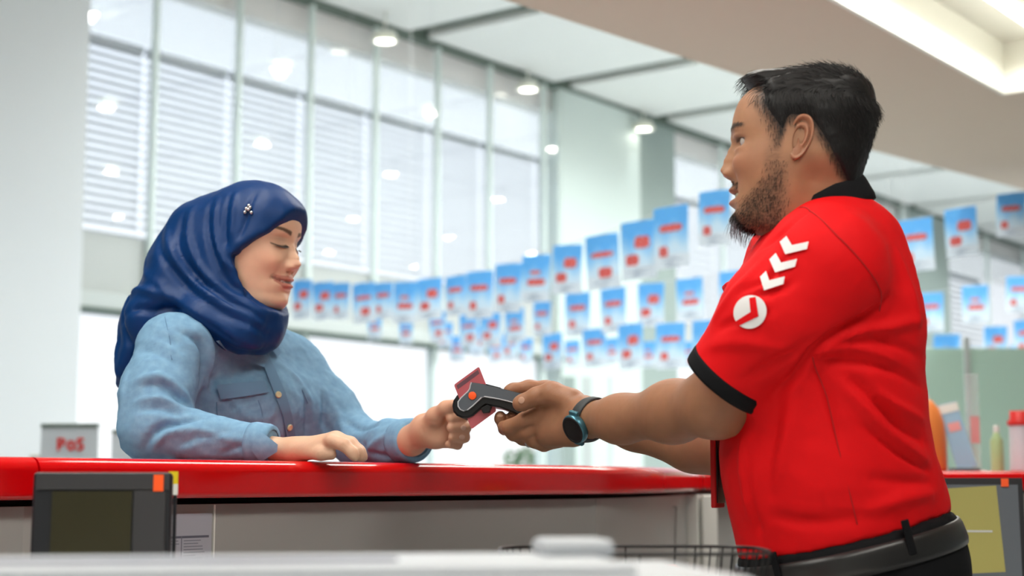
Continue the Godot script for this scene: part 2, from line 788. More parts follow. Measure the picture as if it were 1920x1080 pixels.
# print on cloth: an outline laid on the cloth, cut into small triangles
func print_on(f: Field, outline: Array, dir: Vector3, lift: float, grain := 0.004) -> Dictionary:
	var c := Vector3.ZERO
	for p: Vector3 in outline:
		c += p / outline.size()
	var ex: Vector3 = (outline[1] - outline[0]).normalized()
	var ey := dir.cross(ex).normalized()
	ex = ey.cross(dir).normalized()
	var flat2 := PackedVector2Array()
	for j in outline.size():
		var p: Vector3 = outline[j] - c
		var q: Vector3 = outline[(j + 1) % outline.size()] - c
		var n := maxi(1, int(p.distance_to(q) / grain))
		for e in n:
			var w := p.lerp(q, float(e) / n)
			flat2.append(Vector2(w.dot(ex), w.dot(ey)))
	# points inside the outline on a grid, then a triangulation of all of them
	var pts := flat2.duplicate()
	var box := Rect2(flat2[0], Vector2.ZERO)
	for p in flat2:
		box = box.expand(p)
	var small := Geometry2D.offset_polygon(flat2, -grain * 0.45)
	var x := box.position.x
	while x < box.end.x:
		var y := box.position.y
		while y < box.end.y:
			for s in small:
				if Geometry2D.is_point_in_polygon(Vector2(x, y), s):
					pts.append(Vector2(x, y))
			y += grain
		x += grain
	var tri := Geometry2D.triangulate_delaunay(pts)
	var v := PackedVector3Array()
	for p in pts:
		v.append(cast(f, c + ex * p.x + ey * p.y, dir, lift))
	var ix := PackedInt32Array()
	for t in range(0, tri.size(), 3):
		var m := (pts[tri[t]] + pts[tri[t + 1]] + pts[tri[t + 2]]) / 3
		if not Geometry2D.is_point_in_polygon(m, flat2):
			continue
		var face := (v[tri[t + 2]] - v[tri[t]]).cross(v[tri[t + 1]] - v[tri[t]])
		if face.length() < 1e-10:
			continue
		if face.dot(dir) > 0:
			ix.append_array([tri[t], tri[t + 2], tri[t + 1]])
		else:
			ix.append_array([tri[t], tri[t + 1], tri[t + 2]])
	return {"v": v, "i": ix}

func seam(f: Field, pts: Array, r: float, lift := 0.0) -> Dictionary:
	var curve := Curve3D.new()
	for j in pts.size():
		var tang: Vector3 = (pts[mini(j + 1, pts.size() - 1)] - pts[maxi(j - 1, 0)]) / 6.0
		curve.add_point(pts[j], -tang, tang)
	var long := curve.get_baked_length()
	var n := maxi(6, int(long / 0.008))
	var line := []
	for j in n + 1:
		line.append(f.onto(curve.sample_baked(long * j / n, true), lift))
	return tube(line, r, 6)

func frame(forward_deg: float, pitch_deg: float, roll_deg: float, o: Vector3) -> Transform3D:
	# forward_deg turns from +z towards +x; the head looks along its own +z
	var b := Basis(Vector3.UP, deg_to_rad(forward_deg)) * Basis(Vector3.RIGHT, deg_to_rad(pitch_deg)) * Basis(Vector3.BACK, deg_to_rad(roll_deg))
	return Transform3D(b, o)

func sm(a: float, b: float, x: float) -> float:
	return smoothstep(a, b, x)

func build_clerk() -> void:
	var rng := RandomNumberGenerator.new()
	rng.seed = 7
	var o := thing("person", "man in red polo shirt with black collar holding out a card terminal", "person", Vector3(Vector3(0.4904, 0.9466, -2.3265).x, 0, Vector3(0.4904, 0.9466, -2.3265).z))
	var base := o.position
	var skin := Color(0.40, 0.205, 0.115)
	var dark := Color(0.012, 0.011, 0.011)
	var put := func(called: String, s: Dictionary, m: Material, parent: Node3D) -> MeshInstance3D:
		return obj(called, shift(s, -base), m, parent)

	# head: skin, ears, eyes
	var h := Head.new()
	h.at = frame(254.0, -4.0, 0.0, Vector3(0.4262, 1.5006, -2.2480))
	h.round_e = 2.3
	h.keys = [
		[-0.215, 0.010, -0.086, 0.058, -0.04], [-0.165, 0.026, -0.077, 0.0565, -0.028], [-0.138, 0.038, -0.074, 0.0575, -0.018], [-0.127, 0.060, -0.071, 0.059, -0.010],
		[-0.119, 0.083, -0.070, 0.061, -0.004], [-0.106, 0.095, -0.070, 0.065, 0.0], [-0.090, 0.093, -0.071, 0.069, 0.0], [-0.070, 0.092, -0.073, 0.0725, 0.0],
		[-0.045, 0.096, -0.078, 0.0755, 0.0], [-0.020, 0.102, -0.084, 0.0765, 0.0], [0.003, 0.102, -0.089, 0.076, 0.0], [0.022, 0.107, -0.092, 0.0755, 0.0],
		[0.045, 0.106, -0.093, 0.0755, -0.003], [0.068, 0.098, -0.089, 0.072, -0.005], [0.086, 0.080, -0.077, 0.062, -0.008], [0.099, 0.054, -0.057, 0.045, -0.01],
		[0.106, 0.024, -0.034, 0.024, -0.01], [0.108, -0.009, -0.011, 0.0, -0.01]]
	h.nose = [[-0.056, 0.0, 0.012], [-0.049, 0.006, 0.013], [-0.041, 0.018, 0.0160], [-0.034, 0.022, 0.0155], [-0.022, 0.016, 0.0135], [-0.006, 0.011, 0.0105], [0.010, 0.005, 0.011], [0.026, 0.0, 0.012]]
	h.bumps = [
		[0.0, -0.072, 0.0115, 0.027, 0.024], [0.031, 0.003, -0.0105, 0.017, 0.0105], [0.0165, -0.041, 0.0095, 0.0075, 0.0075], [0.008, -0.0495, -0.009, 0.0042, 0.0030],
		[0.031, 0.0115, 0.0062, 0.014, 0.0036], [0.031, -0.0060, 0.0040, 0.014, 0.0038], [0.030, 0.023, 0.0030, 0.020, 0.006],
		[0.0, -0.063, 0.0050, 0.016, 0.0055], [0.016, -0.064, 0.003, 0.010, 0.005], [0.0, -0.083, 0.0052, 0.017, 0.0055], [0.0, -0.0725, -0.0120, 0.019, 0.0042], [0.020, -0.071, -0.007, 0.008, 0.004],
		[0.0, -0.093, -0.004, 0.018, 0.005], [0.0, -0.106, 0.006, 0.016, 0.009], [0.043, -0.034, 0.008, 0.020, 0.018], [0.026, -0.058, -0.003, 0.005, 0.016], [0.031, -0.076, 0.003, 0.010, 0.012], [0.035, -0.016, -0.0025, 0.016, 0.005]]
	var hairy := func(p: Vector3) -> float:
		var zl := 0.0
		var z0 := p.z
		var y := p.y
		if y < -0.018: zl = -1.0 if z0 > -0.03 else 0.0
		elif y < 0.017: zl = lerpf(0.040, 0.050, (y + 0.018) / 0.035)
		elif y < 0.055: zl = lerpf(0.050, 0.074, (y - 0.017) / 0.038)
		elif y < 0.083: zl = 0.074
		else: zl = lerpf(0.074, 0.18, (y - 0.083) / 0.008)
		var yl := 0.0
		var z := p.z
		if z > 0.018: yl = lerpf(0.014, -0.02, clampf((z - 0.018) / 0.010, 0.0, 1.0))
		elif z > -0.012: yl = 0.014
		elif z > -0.032: yl = lerpf(-0.016, 0.014, (z + 0.032) / 0.020)
		else: yl = lerpf(-0.090, -0.016, clampf((z + 0.074) / 0.042, 0.0, 1.0))
		return minf(zl - z, y - yl)
	var speck := FastNoiseLite.new()
	speck.frequency = 260.0
	speck.seed = 3
	var mottle := FastNoiseLite.new()
	mottle.frequency = 45.0
	var bearded := func(p: Vector3) -> float:
		var line := -0.038 - (p.z - 0.040) * 0.95
		var jaw := sm(-0.004, 0.024, line - p.y) * sm(0.004, 0.034, p.z) * sm(-0.146, -0.120, p.y)
		var burn := sm(0.020, 0.030, p.z) * sm(0.055, 0.042, p.z) * sm(0.0, -0.03, p.y) * sm(-0.07, -0.05, p.y)
		return maxf(jaw, burn * 0.65)
	var color := func(p: Vector3) -> Color:
		var c := skin
		var n := speck.get_noise_3dv(p)
		c = c * (1.0 + 0.10 * mottle.get_noise_3dv(p))
		var ax := absf(p.x)
		# redder cheeks, nose and lips
		c = c.lerp(Color(0.36, 0.13, 0.075), 0.45 * gauss((ax - 0.046) / 0.022) * gauss((p.y + 0.03) / 0.02) * sm(0.02, 0.05, p.z))
		c = c.lerp(Color(0.27, 0.10, 0.08), 0.8 * (1.0 if p.z > 0.07 else 0.0) * gauss(ax / 0.022) * (gauss((p.y + 0.064) / 0.0045) + gauss((p.y + 0.0825) / 0.0045)))
		if p.z > 0.078 and ax < 0.024 and absf(p.y + 0.0725) < 0.004:
			c = Color(0.05, 0.012, 0.01)
		# eyebrow
		var bx_ := (ax - 0.032) / 0.021
		var by := (p.y - (0.0235 + 0.003 * sin(clampf(bx_, -1.0, 1.0) * 1.5 + 1.2))) / 0.0058
		if p.z > 0.03 and absf(bx_) < 1.15:
			c = c.lerp(dark, clampf((1.25 - absf(by) - 0.5 * maxf(bx_, 0.0) + n * 0.5) * 1.3, 0.0, 0.93) * sm(1.15, 0.85, absf(bx_)))
		# lash lines
		if p.z > 0.05:
			c = c.lerp(dark, 0.85 * sm(1.15, 0.8, absf(ax - 0.031) / 0.016) * gauss((p.y - 0.0083 + 90.0 * pow(ax - 0.031, 2.0) * 0.11) / 0.0016))
		# cropped hair at the sides, beard along the jaw, moustache
		var hm: float = hairy.call(p)
		c = c.lerp(dark, clampf(sm(-0.006, 0.024, hm) * 0.92 + n * 0.22 * sm(-0.006, 0.004, hm), 0.0, 0.95))
		c = c.lerp(dark, clampf(bearded.call(p) * (0.55 + 0.45 * n), 0.0, 0.8))
		var tache := (1.0 if p.z > 0.066 else 0.0) * gauss((p.y + 0.0555 + 0.25 * maxf(0.0, ax - 0.012)) / 0.0048) * sm(0.032, 0.022, ax) * sm(0.001, 0.006, ax)
		c = c.lerp(dark, clampf(tache * (0.6 + n), 0.0, 0.85))
		var goat := gauss((p.y + 0.112) / 0.014) * sm(0.034, 0.020, ax) * sm(0.04, 0.06, p.z)
		c = c.lerp(dark, clampf(goat * (0.65 + n), 0.0, 0.9))
		return c
	var skin_shapes := [h.shape(176, 15, color)]
	for sgn in [-1.0, 1.0]:
		skin_shapes.append(ear(h, Vector3(sgn * 0.0765, 0.002, 0.002), Vector3(sgn * 0.94, 0.05, -0.30).normalized(), Vector3(0, 1, -0.12).normalized(), 0.98, skin, Color(0.30, 0.10, 0.06)))
		skin_shapes.append(eyeball(h, Vector3(sgn * 0.0315, 0.0035, 0.0790), 0.0118, Vector3(0, -0.05, 1).normalized(), Color(0.02, 0.010, 0.006)))
	# upper teeth behind the parted lips
	var teeth := []
	for r in 4:
		var row := []
		for q in 25:
			var an := lerpf(-0.62, 0.62, q / 24.0)
			row.append(h.at * Vector3(0.028 * sin(an) * 1.2, -0.0685 - 0.0075 * r / 3.0, 0.0645 + 0.0335 * cos(an) - 0.0012 * absf(sin(q * PI / 2.0)) + (0.0 if r < 3 else -0.001)))
		teeth.append(row)
	skin_shapes.append(tint(sheet(teeth), Color(0.74, 0.64, 0.48)))

	# arms and hands, one field
	var f := Field.new()
	f.chain([Vector3(0.4220, 1.3196, -2.1293), Vector3(0.3557, 1.2178, -2.1822), Vector3(0.2912, 1.1318, -2.2382)], [0.052, 0.049, 0.044], 0.03)
	f.chain([Vector3(0.2912, 1.1318, -2.2382), Vector3(0.2386, 1.1242, -2.3399), Vector3(0.1693, 1.1175, -2.4465), Vector3(0.1177, 1.1207, -2.5267)], [0.044, 0.0410, 0.0325, 0.029], 0.035)
	f.chain([Vector3(0.4514, 1.3393, -2.4493), Vector3(0.3754, 1.0670, -2.5636)], [0.05, 0.045], 0.02)
	f.chain([Vector3(0.3754, 1.0670, -2.5636), Vector3(0.2969, 1.0832, -2.5918), Vector3(0.2055, 1.1104, -2.6489), Vector3(0.1274, 1.1329, -2.6965)], [0.045, 0.0445, 0.035, 0.027], 0.02)
	var skin_arm := f.surface(0.006)
	var hand := Field.new()
	# his left hand, nearest: back of the hand towards us, thumb on top
	hand.chain([Vector3(0.1466, 1.1189, -2.4816), Vector3(0.1177, 1.1207, -2.5267)], [0.0310, 0.029], 0.02)
	hand.ell(Vector3(0.1128, 1.1217, -2.5316), Vector3(0.0614, 1.1261, -2.5966), 0.034, 0.022, 0.044, 0.0195, Vector3(0.05, 1, 0), 0.022)
	hand.cap(Vector3(0.0612, 1.1007, -2.5947), Vector3(0.0990, 1.0994, -2.5545), 0.018, 0.021, 0.02)
	hand.chain([Vector3(0.0965, 1.1507, -2.5482), Vector3(0.0651, 1.1638, -2.5667), Vector3(0.0400, 1.1590, -2.5744), Vector3(0.0174, 1.1498, -2.5816), Vector3(0.0122, 1.1481, -2.5828)], [0.021, 0.0185, 0.0145, 0.0125, 0.0110], 0.010)
	hand.chain([Vector3(0.0543, 1.1329, -2.5937), Vector3(0.0220, 1.1221, -2.6071), Vector3(-0.0044, 1.1114, -2.6286), Vector3(-0.0143, 1.1132, -2.6536)], [0.0165, 0.0138, 0.0122, 0.0105], 0.006)
	hand.chain([Vector3(0.0596, 1.1138, -2.5961), Vector3(0.0282, 1.1022, -2.6146), Vector3(0.0027, 1.1012, -2.6400), Vector3(-0.0072, 1.1082, -2.6643)], [0.0160, 0.0132, 0.0120, 0.0100], 0.006)
	hand.chain([Vector3(0.0666, 1.0990, -2.5979), Vector3(0.0388, 1.0891, -2.6193), Vector3(0.0178, 1.0934, -2.6460), Vector3(0.0090, 1.1030, -2.6700)], [0.0150, 0.0125, 0.0112, 0.0095], 0.006)
	hand.chain([Vector3(0.0786, 1.0901, -2.5909), Vector3(0.0529, 1.0821, -2.6181), Vector3(0.0356, 1.0880, -2.6436), Vector3(0.0288, 1.0975, -2.6656)], [0.0135, 0.0108, 0.0098, 0.0085], 0.006)
	# his right hand, behind the terminal: thumb along the top, finger tips from below
	hand.chain([Vector3(0.1536, 1.1248, -2.6773), Vector3(0.1274, 1.1329, -2.6965)], [0.0280, 0.027], 0.02)
	hand.ell(Vector3(0.1231, 1.1340, -2.7014), Vector3(0.0648, 1.1421, -2.7407), 0.033, 0.020, 0.042, 0.018, Vector3(0.0, 1, 0), 0.02)
	hand.chain([Vector3(0.0934, 1.1626, -2.7079), Vector3(0.0594, 1.1777, -2.7010), Vector3(0.0292, 1.1810, -2.6956), Vector3(0.0018, 1.1771, -2.6910), Vector3(-0.0064, 1.1753, -2.6903)], [0.019, 0.0150, 0.0122, 0.0105, 0.0085], 0.010)
	hand.chain([Vector3(0.0648, 1.1256, -2.7427), Vector3(0.0139, 1.1144, -2.7391), Vector3(-0.0128, 1.1117, -2.7142), Vector3(-0.0199, 1.1276, -2.6790), Vector3(-0.0199, 1.1320, -2.6764)], [0.0155, 0.0118, 0.0105, 0.0098, 0.0090], 0.005)
	hand.chain([Vector3(0.0694, 1.1118, -2.7444), Vector3(0.0277, 1.1089, -2.7398), Vector3(0.0073, 1.1135, -2.7140), Vector3(0.0009, 1.1304, -2.6807), Vector3(0.0009, 1.1339, -2.6782)], [0.0150, 0.0112, 0.0100, 0.0088, 0.0080], 0.005)
	hand.chain([Vector3(0.0739, 1.0997, -2.7409), Vector3(0.0416, 1.0960, -2.7413), Vector3(0.0275, 1.1017, -2.7155), Vector3(0.0218, 1.1191, -2.6932)], [0.0140, 0.0108, 0.0098, 0.0085], 0.005)
	hand.lo = hand.lo.max(Vector3(0.1462, 1.0562, -2.4138) * 0 + Vector3(-0.2, 1.0, -2.85))
	var skin_hand := hand.surface(0.003)
	var paint := func(s: Dictionary) -> Dictionary:
		var c := PackedColorArray()
		for p: Vector3 in s.v:
			c.append(Color(skin.r * 0.86, skin.g * 0.80, skin.b * 0.78) * (0.96 + 0.10 * mottle.get_noise_3dv(p)))  # darker than the face: shade on arms and hands put into the colour
		s.c = c
		return s
	soften(skin_arm, 2)
	soften(skin_hand, 1, 0.4)
	fold(skin_hand, hand, [
		[[Vector3(0.0433, 1.1463, -2.5638), Vector3(0.0374, 1.1416, -2.5745)], -0.0020, 0.0030], [[Vector3(0.0449, 1.1604, -2.5520), Vector3(0.0431, 1.1510, -2.5532)], -0.0012, 0.0022], [[Vector3(0.0492, 1.1630, -2.5517), Vector3(0.0475, 1.1510, -2.5532)], -0.0010, 0.0022],
		[[Vector3(0.0217, 1.1304, -2.5759), Vector3(0.0244, 1.1178, -2.5875)], -0.0012, 0.0022], [[Vector3(0.0278, 1.1321, -2.5757), Vector3(0.0306, 1.1196, -2.5873)], -0.0010, 0.0022],
		[[Vector3(0.0348, 1.1106, -2.5783), Vector3(0.0131, 1.1026, -2.5995)], -0.0016, 0.0028], [[Vector3(0.0454, 1.0971, -2.5901), Vector3(0.0220, 1.0924, -2.6108)], -0.0014, 0.0026]])
	skin_shapes.append(paint.call(skin_arm))
	skin_shapes.append(paint.call(skin_hand))
	# finger nails
	for nl in [[Vector3(0.0117, 1.1517, -2.5682), Vector3(0.0186, 1.1542, -2.5649), 0.0058], [Vector3(-0.0207, 1.1359, -2.6609), Vector3(-0.0202, 1.1297, -2.6636), 0.0052], [Vector3(0.0009, 1.1367, -2.6608), Vector3(0.0009, 1.1315, -2.6644), 0.0046]]:
		var a: Vector3 = hand.onto(nl[0], 0.0001)
		var b: Vector3 = hand.onto(nl[1], 0.0001)
		var ids := hand.all()
		var n := hand.grad((a + b) / 2, ids)
		var y := (b - a).normalized()
		skin_shapes.append(tint(ball((a + b) / 2, Vector3(nl[2], 0.0010, (b - a).length() * 0.70), Basis(y.cross(n).normalized(), n, y.cross(n).normalized().cross(n)), 8), Color(0.50, 0.28, 0.19)))
	put.call("body", join(skin_shapes), M.skin, o)

	# hair: a cap of hair with strands on it
	var cap_rows := []
	var tuft := FastNoiseLite.new()
	tuft.frequency = 38.0
	tuft.seed = 5
	var thick := func(p: Vector3) -> float:
		var m := sm(0.006, 0.036, hairy.call(p))
		var top := sm(0.060, 0.090, p.y)
		var t := lerpf(lerpf(0.0022, 0.0050, sm(0.0, 0.05, p.y)), 0.0125, top) + 0.010 * sm(0.03, 0.07, p.z) * sm(0.066, 0.083, p.y) + 0.003 * sm(-0.03, -0.07, p.z) * sm(0.0, 0.06, p.y)
		# the parting on his left
		t -= 0.0045 * gauss((p.x - 0.052) / 0.004) * sm(0.06, 0.075, p.y) * sm(-0.04, 0.0, p.z)
		t += 0.0022 * tuft.get_noise_3d(p.x * 2.2, p.y * 1.2, p.z * 0.35) * (0.5 + top)
		return lerpf(-0.004, t, m)
	var hair_n := 110
	for r in hair_n:
		var lv := h.level(lerpf(0.36, 0.9985, pow(float(r) / (hair_n - 1), 0.85)))
		var row := []
		for q in 150:
			var phi := TAU * q / 150.0
			var p := h.raw(lv, phi)
			var nn := Vector3(p.x / 0.0058, (p.y - 0.01) / 0.0095, (p.z + 0.005) / 0.0085).normalized()
			row.append(h.at * (p + nn * thick.call(p)))
		cap_rows.append(row)
	var hair := put.call("hair", turned(sheet(cap_rows, true)), M.hair, o) as MeshInstance3D
	hair.set_meta("label", "short black hair swept forward from a side parting")
	var starts := []
	var back := h.at.affine_inverse()
	while starts.size() < 5200:
		var y := rng.randf_range(-0.05, 0.106)
		var p := h.on(y, rng.randf_range(-PI, PI))
		if hairy.call(p) > rng.randf_range(-0.002, 0.018):
			var nn := Vector3(p.x / 0.0058, (p.y - 0.01) / 0.0095, (p.z + 0.005) / 0.0085).normalized()
			starts.append(h.at * (p + nn * maxf(0.0, thick.call(p) - 0.0012)))
	var flow := func(p: Vector3, t: float) -> Vector3:
		var q := back * p
		var nn := Vector3(q.x / 0.0058, (q.y - 0.01) / 0.0095, (q.z + 0.005) / 0.0085).normalized()
		var top := sm(0.055, 0.085, q.y)
		var d := Vector3(-0.25, 0.0, 0.9) * top + Vector3(0, -1, -0.25) * (1.0 - top) * (1.0 if q.z < 0.03 else 1.0)
		d = (d - nn * d.dot(nn)).normalized() + nn * lerpf(0.10, 0.16, top) * (1.0 - t)
		return h.at.basis * d
	var long := []
	var short := []
	for st: Vector3 in starts:
		var q := back * st
		if q.y > 0.058:
			long.append(st)
		elif q.y > -0.01 or rng.randf() < 0.5:
			short.append(st)
	put.call("hair_strands", join([strands(long, flow, 5, 0.0042, 0.00050, rng), strands(short, flow, 4, 0.0026, 0.00034, rng)]), M.hair_strand, hair)
	# beard: short strands along the jaw, a longer tuft at the chin
	var bst := []
	var n_try := 0
	while bst.size() < 2600 and n_try < 60000:
		n_try += 1
		var y := rng.randf_range(-0.125, -0.03)
		var phi := rng.randf_range(-1.5, 1.5)
		var p := h.on(y, phi)
		var keep := 0.0
		if absf(p.x) < 0.026 and y < -0.099:
			keep = 1.0
		elif absf(p.x) < 0.03 and p.z > 0.066 and absf(y + 0.0555 + 0.25 * maxf(0.0, absf(p.x) - 0.012)) < 0.005:
			keep = 0.35
		else:
			keep = 0.30 * bearded.call(p)
		if rng.randf() < keep:
			bst.append(h.at * p)
	var bflow := func(p: Vector3, _t: float) -> Vector3:
		var q := back * p
		return h.at.basis * Vector3(q.x * 4.0, -1.0, 0.35 if q.z > 0.06 else 0.1).normalized()
	var beard := put.call("beard", strands(bst, bflow, 3, 0.0020, 0.00024, rng), M.hair, o) as MeshInstance3D
	beard.set_meta("label", "black chin beard and stubble")
	var chin := []
	for j in 120:
		var p := h.on(rng.randf_range(-0.124, -0.104), rng.randf_range(-0.32, 0.32))
		chin.append(h.at * p)
	var cflow := func(p: Vector3, t: float) -> Vector3:
		var q := back * p
		return h.at.basis * Vector3(q.x * 2.0, -1.0, 0.30 - 0.65 * t).normalized()
	put.call("beard_tuft", strands(chin, cflow, 6, 0.0045, 0.00038, rng), M.grey_hair, beard)

	# the polo shirt
	var sb := Vector3(-0.208, 0, 0.978)
	var s := Field.new()
	s.ell(Vector3(0.4623, 1.3621, -2.2752), Vector3(0.4553, 1.3019, -2.2827), 0.105, 0.066, 0.160, 0.116, sb, 0.05)
	s.ell(Vector3(0.4553, 1.3019, -2.2827), Vector3(0.4522, 1.1783, -2.2979), 0.160, 0.116, 0.162, 0.134, sb, 0.05)
	s.ell(Vector3(0.4522, 1.1783, -2.2979), Vector3(0.4577, 1.0547, -2.3132), 0.162, 0.134, 0.162, 0.141, sb, 0.05)
	s.ell(Vector3(0.4577, 1.0547, -2.3132), Vector3(0.4787, 0.9388, -2.3275), 0.162, 0.141, 0.165, 0.150, sb, 0.05)
	s.cap(Vector3(0.5009, 1.3478, -2.2468), Vector3(0.5117, 1.2504, -2.2386), 0.060, 0.066, 0.05)
	s.cap(Vector3(0.5608, 1.0047, -2.2891), Vector3(0.5741, 0.9855, -2.3016), 0.050, 0.052, 0.04)
	s.cap(Vector3(0.4701, 1.3691, -2.2441), Vector3(0.4308, 1.3166, -2.1448), 0.050, 0.074, 0.05)
	s.cap(Vector3(0.4593, 1.3799, -2.3133), Vector3(0.4459, 1.3518, -2.4176), 0.050, 0.074, 0.05)
	s.chain([Vector3(0.4286, 1.3144, -2.1451), Vector3(0.3672, 1.2481, -2.1583), Vector3(0.3000, 1.1599, -2.2045)], [0.078, 0.074, 0.0620], 0.035)
	s.chain([Vector3(0.4459, 1.3518, -2.4176), Vector3(0.4061, 1.2005, -2.4967)], [0.08, 0.068], 0.035)
	var arm_axis := (Vector3(0.3000, 1.1599, -2.2045) - Vector3(0.3672, 1.2481, -2.1583)).normalized()
	var hem_c := Vector3(0.2973, 1.1571, -2.2068)
	s.cuts.append(Plane(arm_axis, arm_axis.dot(hem_c)))
	var far_axis := (Vector3(0.4061, 1.2005, -2.4967) - Vector3(0.4459, 1.3518, -2.4176)).normalized()
	# only the far sleeve is ended by its own plane, so the torso keeps below it
	var waist := Vector3(-0.225, 0.975, 0.0).normalized()
	var waist_c := Vector3(0.4826, 0.9435, -2.3269)
	s.cuts.append(Plane(-waist, -waist.dot(waist_c)))
	var sleeve_cut: Plane = s.cuts[0]
	s.cuts.remove_at(0)
	# torso and near sleeve are two fields so that the hem of the sleeve can be cut alone
	var torso := Field.new()
	var sleeve := Field.new()
	for i in s.a.size():
		var to := sleeve if i == 8 or i == 9 else torso
		to._put(s.a[i], s.a[i] + s.ab[i], s.ra[i], s.rb[i], s.k[i], s.side[i])
	torso.cuts.append(s.cuts[0])
	var whole := s
	var t_shape := whole_shirt(torso, sleeve, sleeve_cut, 0.0048)
	soften(t_shape, 2, 0.4)
	crumple(t_shape, 8.0, 0.0012, 4, Vector3(1, 1.5, 1))
	fold(t_shape, null, on_all(whole, [
		[[Vector3(0.3565, 1.1376, -2.1518), Vector3(0.3874, 1.1659, -2.1181), Vector3(0.4157, 1.1963, -2.0942), Vector3(0.4592, 1.2336, -2.1097), Vector3(0.4948, 1.2748, -2.1349)], -0.0127, 0.0077],
		[[Vector3(0.4086, 1.1843, -2.0957), Vector3(0.4548, 1.2069, -2.0929), Vector3(0.5129, 1.2294, -2.1405), Vector3(0.5599, 1.2453, -2.1889)], 0.0085, 0.0090],
		[[Vector3(0.4157, 1.1716, -2.0972), Vector3(0.4619, 1.1786, -2.0964), Vector3(0.5166, 1.1752, -2.1472), Vector3(0.5658, 1.1529, -2.2003)], -0.0085, 0.0077],
		[[Vector3(0.4193, 1.1822, -2.0959), Vector3(0.4690, 1.1913, -2.0948), Vector3(0.5311, 1.1824, -2.1463)], 0.0076, 0.0072],
		[[Vector3(0.4548, 1.1610, -2.0985), Vector3(0.4950, 1.1339, -2.1220), Vector3(0.5384, 1.0958, -2.1570), Vector3(0.5792, 1.0739, -2.2101)], -0.0110, 0.0077],
		[[Vector3(0.4477, 1.1469, -2.1003), Vector3(0.4879, 1.1125, -2.1247), Vector3(0.5311, 1.0741, -2.1597), Vector3(0.5822, 1.0473, -2.2133)], 0.0085, 0.0086],
		[[Vector3(0.4832, 1.0940, -2.1068), Vector3(0.5348, 1.0597, -2.1614), Vector3(0.5844, 1.0347, -2.2149)], -0.0093, 0.0067],
		[[Vector3(0.4975, 1.1398, -2.1012), Vector3(0.5384, 1.1210, -2.1539), Vector3(0.5770, 1.1049, -2.2062)], 0.0085, 0.0072],
		[[Vector3(0.4975, 1.2069, -2.0929), Vector3(0.5384, 1.2041, -2.1436), Vector3(0.5695, 1.1936, -2.1953)], -0.0059, 0.0072],
		[[Vector3(0.4157, 1.1645, -2.0981), Vector3(0.4264, 1.1222, -2.1033), Vector3(0.4448, 1.0733, -2.1295)], -0.0051, 0.0081],
		[[Vector3(0.3838, 1.1504, -2.0998), Vector3(0.3659, 1.0947, -2.1269), Vector3(0.3492, 1.0236, -2.1659)], 0.0068, 0.0144],
		[[Vector3(0.3553, 1.1222, -2.1033), Vector3(0.3372, 1.0662, -2.1304), Vector3(0.3201, 0.9802, -2.1712)], -0.0068, 0.0117],
		[[Vector3(0.3067, 1.0827, -2.2090), Vector3(0.3127, 1.0236, -2.2163), Vector3(0.3216, 0.9608, -2.2240)], 0.0085, 0.0081],
		[[Vector3(0.3186, 1.0532, -2.2126), Vector3(0.3276, 0.9867, -2.2208), Vector3(0.3425, 0.9424, -2.2263)], -0.0068, 0.0081],
		[[Vector3(0.4657, 0.9802, -2.1712), Vector3(0.5311, 0.9983, -2.1690), Vector3(0.5956, 1.0052, -2.2185)], 0.0068, 0.0108],
		[[Vector3(0.3347, 0.9622, -2.1735), Vector3(0.4037, 0.9627, -2.1533), Vector3(0.4948, 0.9838, -2.1708)], -0.0059, 0.0099],
		[[Vector3(0.4832, 1.0235, -2.1155), Vector3(0.5384, 1.0199, -2.1663), Vector3(0.5956, 1.0199, -2.2167)], -0.0059, 0.0081],
		[[Vector3(0.3121, 1.2656, -2.1058), Vector3(0.3395, 1.2726, -2.0747), Vector3(0.3731, 1.2854, -2.0630)], -0.0059, 0.0063],
		[[Vector3(0.2838, 1.2257, -2.1409), Vector3(0.3142, 1.2396, -2.0989), Vector3(0.3466, 1.2446, -2.0781)], -0.0054, 0.0063],
		[[Vector3(0.3013, 1.2763, -2.1045), Vector3(0.3324, 1.2972, -2.0716), Vector3(0.3624, 1.3268, -2.0781)], -0.0059, 0.0054],
		[[Vector3(0.2705, 1.2049, -2.1536), Vector3(0.3085, 1.2086, -2.1128), Vector3(0.3482, 1.1998, -2.0937), Vector3(0.3838, 1.1892, -2.0951)], 0.0051, 0.0090],
		[[Vector3(0.3201, 1.1680, -2.1481), Vector3(0.3499, 1.1794, -2.1063), Vector3(0.3980, 1.2069, -2.0929)], -0.0068, 0.0090],
		[[Vector3(0.3388, 1.3311, -2.1078), Vector3(0.3172, 1.2882, -2.1131), Vector3(0.2864, 1.2349, -2.1599)], 0.0051, 0.0072],
		[[Vector3(0.3347, 1.3449, -2.1262), Vector3(0.3676, 1.3633, -2.1038), Vector3(0.4055, 1.3743, -2.1125)], -0.0051, 0.0054],
		[[Vector3(0.5212, 1.3414, -2.1770), Vector3(0.5435, 1.2896, -2.1834), Vector3(0.5509, 1.2305, -2.1907)], 0.0051, 0.0108]]))
	var shirt := put.call("shirt", t_shape, M.red_cloth, o) as MeshInstance3D
	shirt.set_meta("label", "bright red short-sleeved polo shirt")
	for line in [[Vector3(0.4070, 1.3743, -2.1125), Vector3(0.4278, 1.3458, -2.0757), Vector3(0.4570, 1.3119, -2.0799), Vector3(0.4858, 1.2775, -2.1144), Vector3(0.4939, 1.2535, -2.1274)], [Vector3(0.4079, 1.1758, -2.0967), Vector3(0.4236, 1.1222, -2.1033), Vector3(0.4349, 1.0799, -2.1086), Vector3(0.4513, 1.0199, -2.1260), Vector3(0.4678, 0.9608, -2.1434)], [Vector3(0.4020, 1.3990, -2.1699), Vector3(0.4057, 1.3827, -2.1316), Vector3(0.4084, 1.3728, -2.1127)]]:
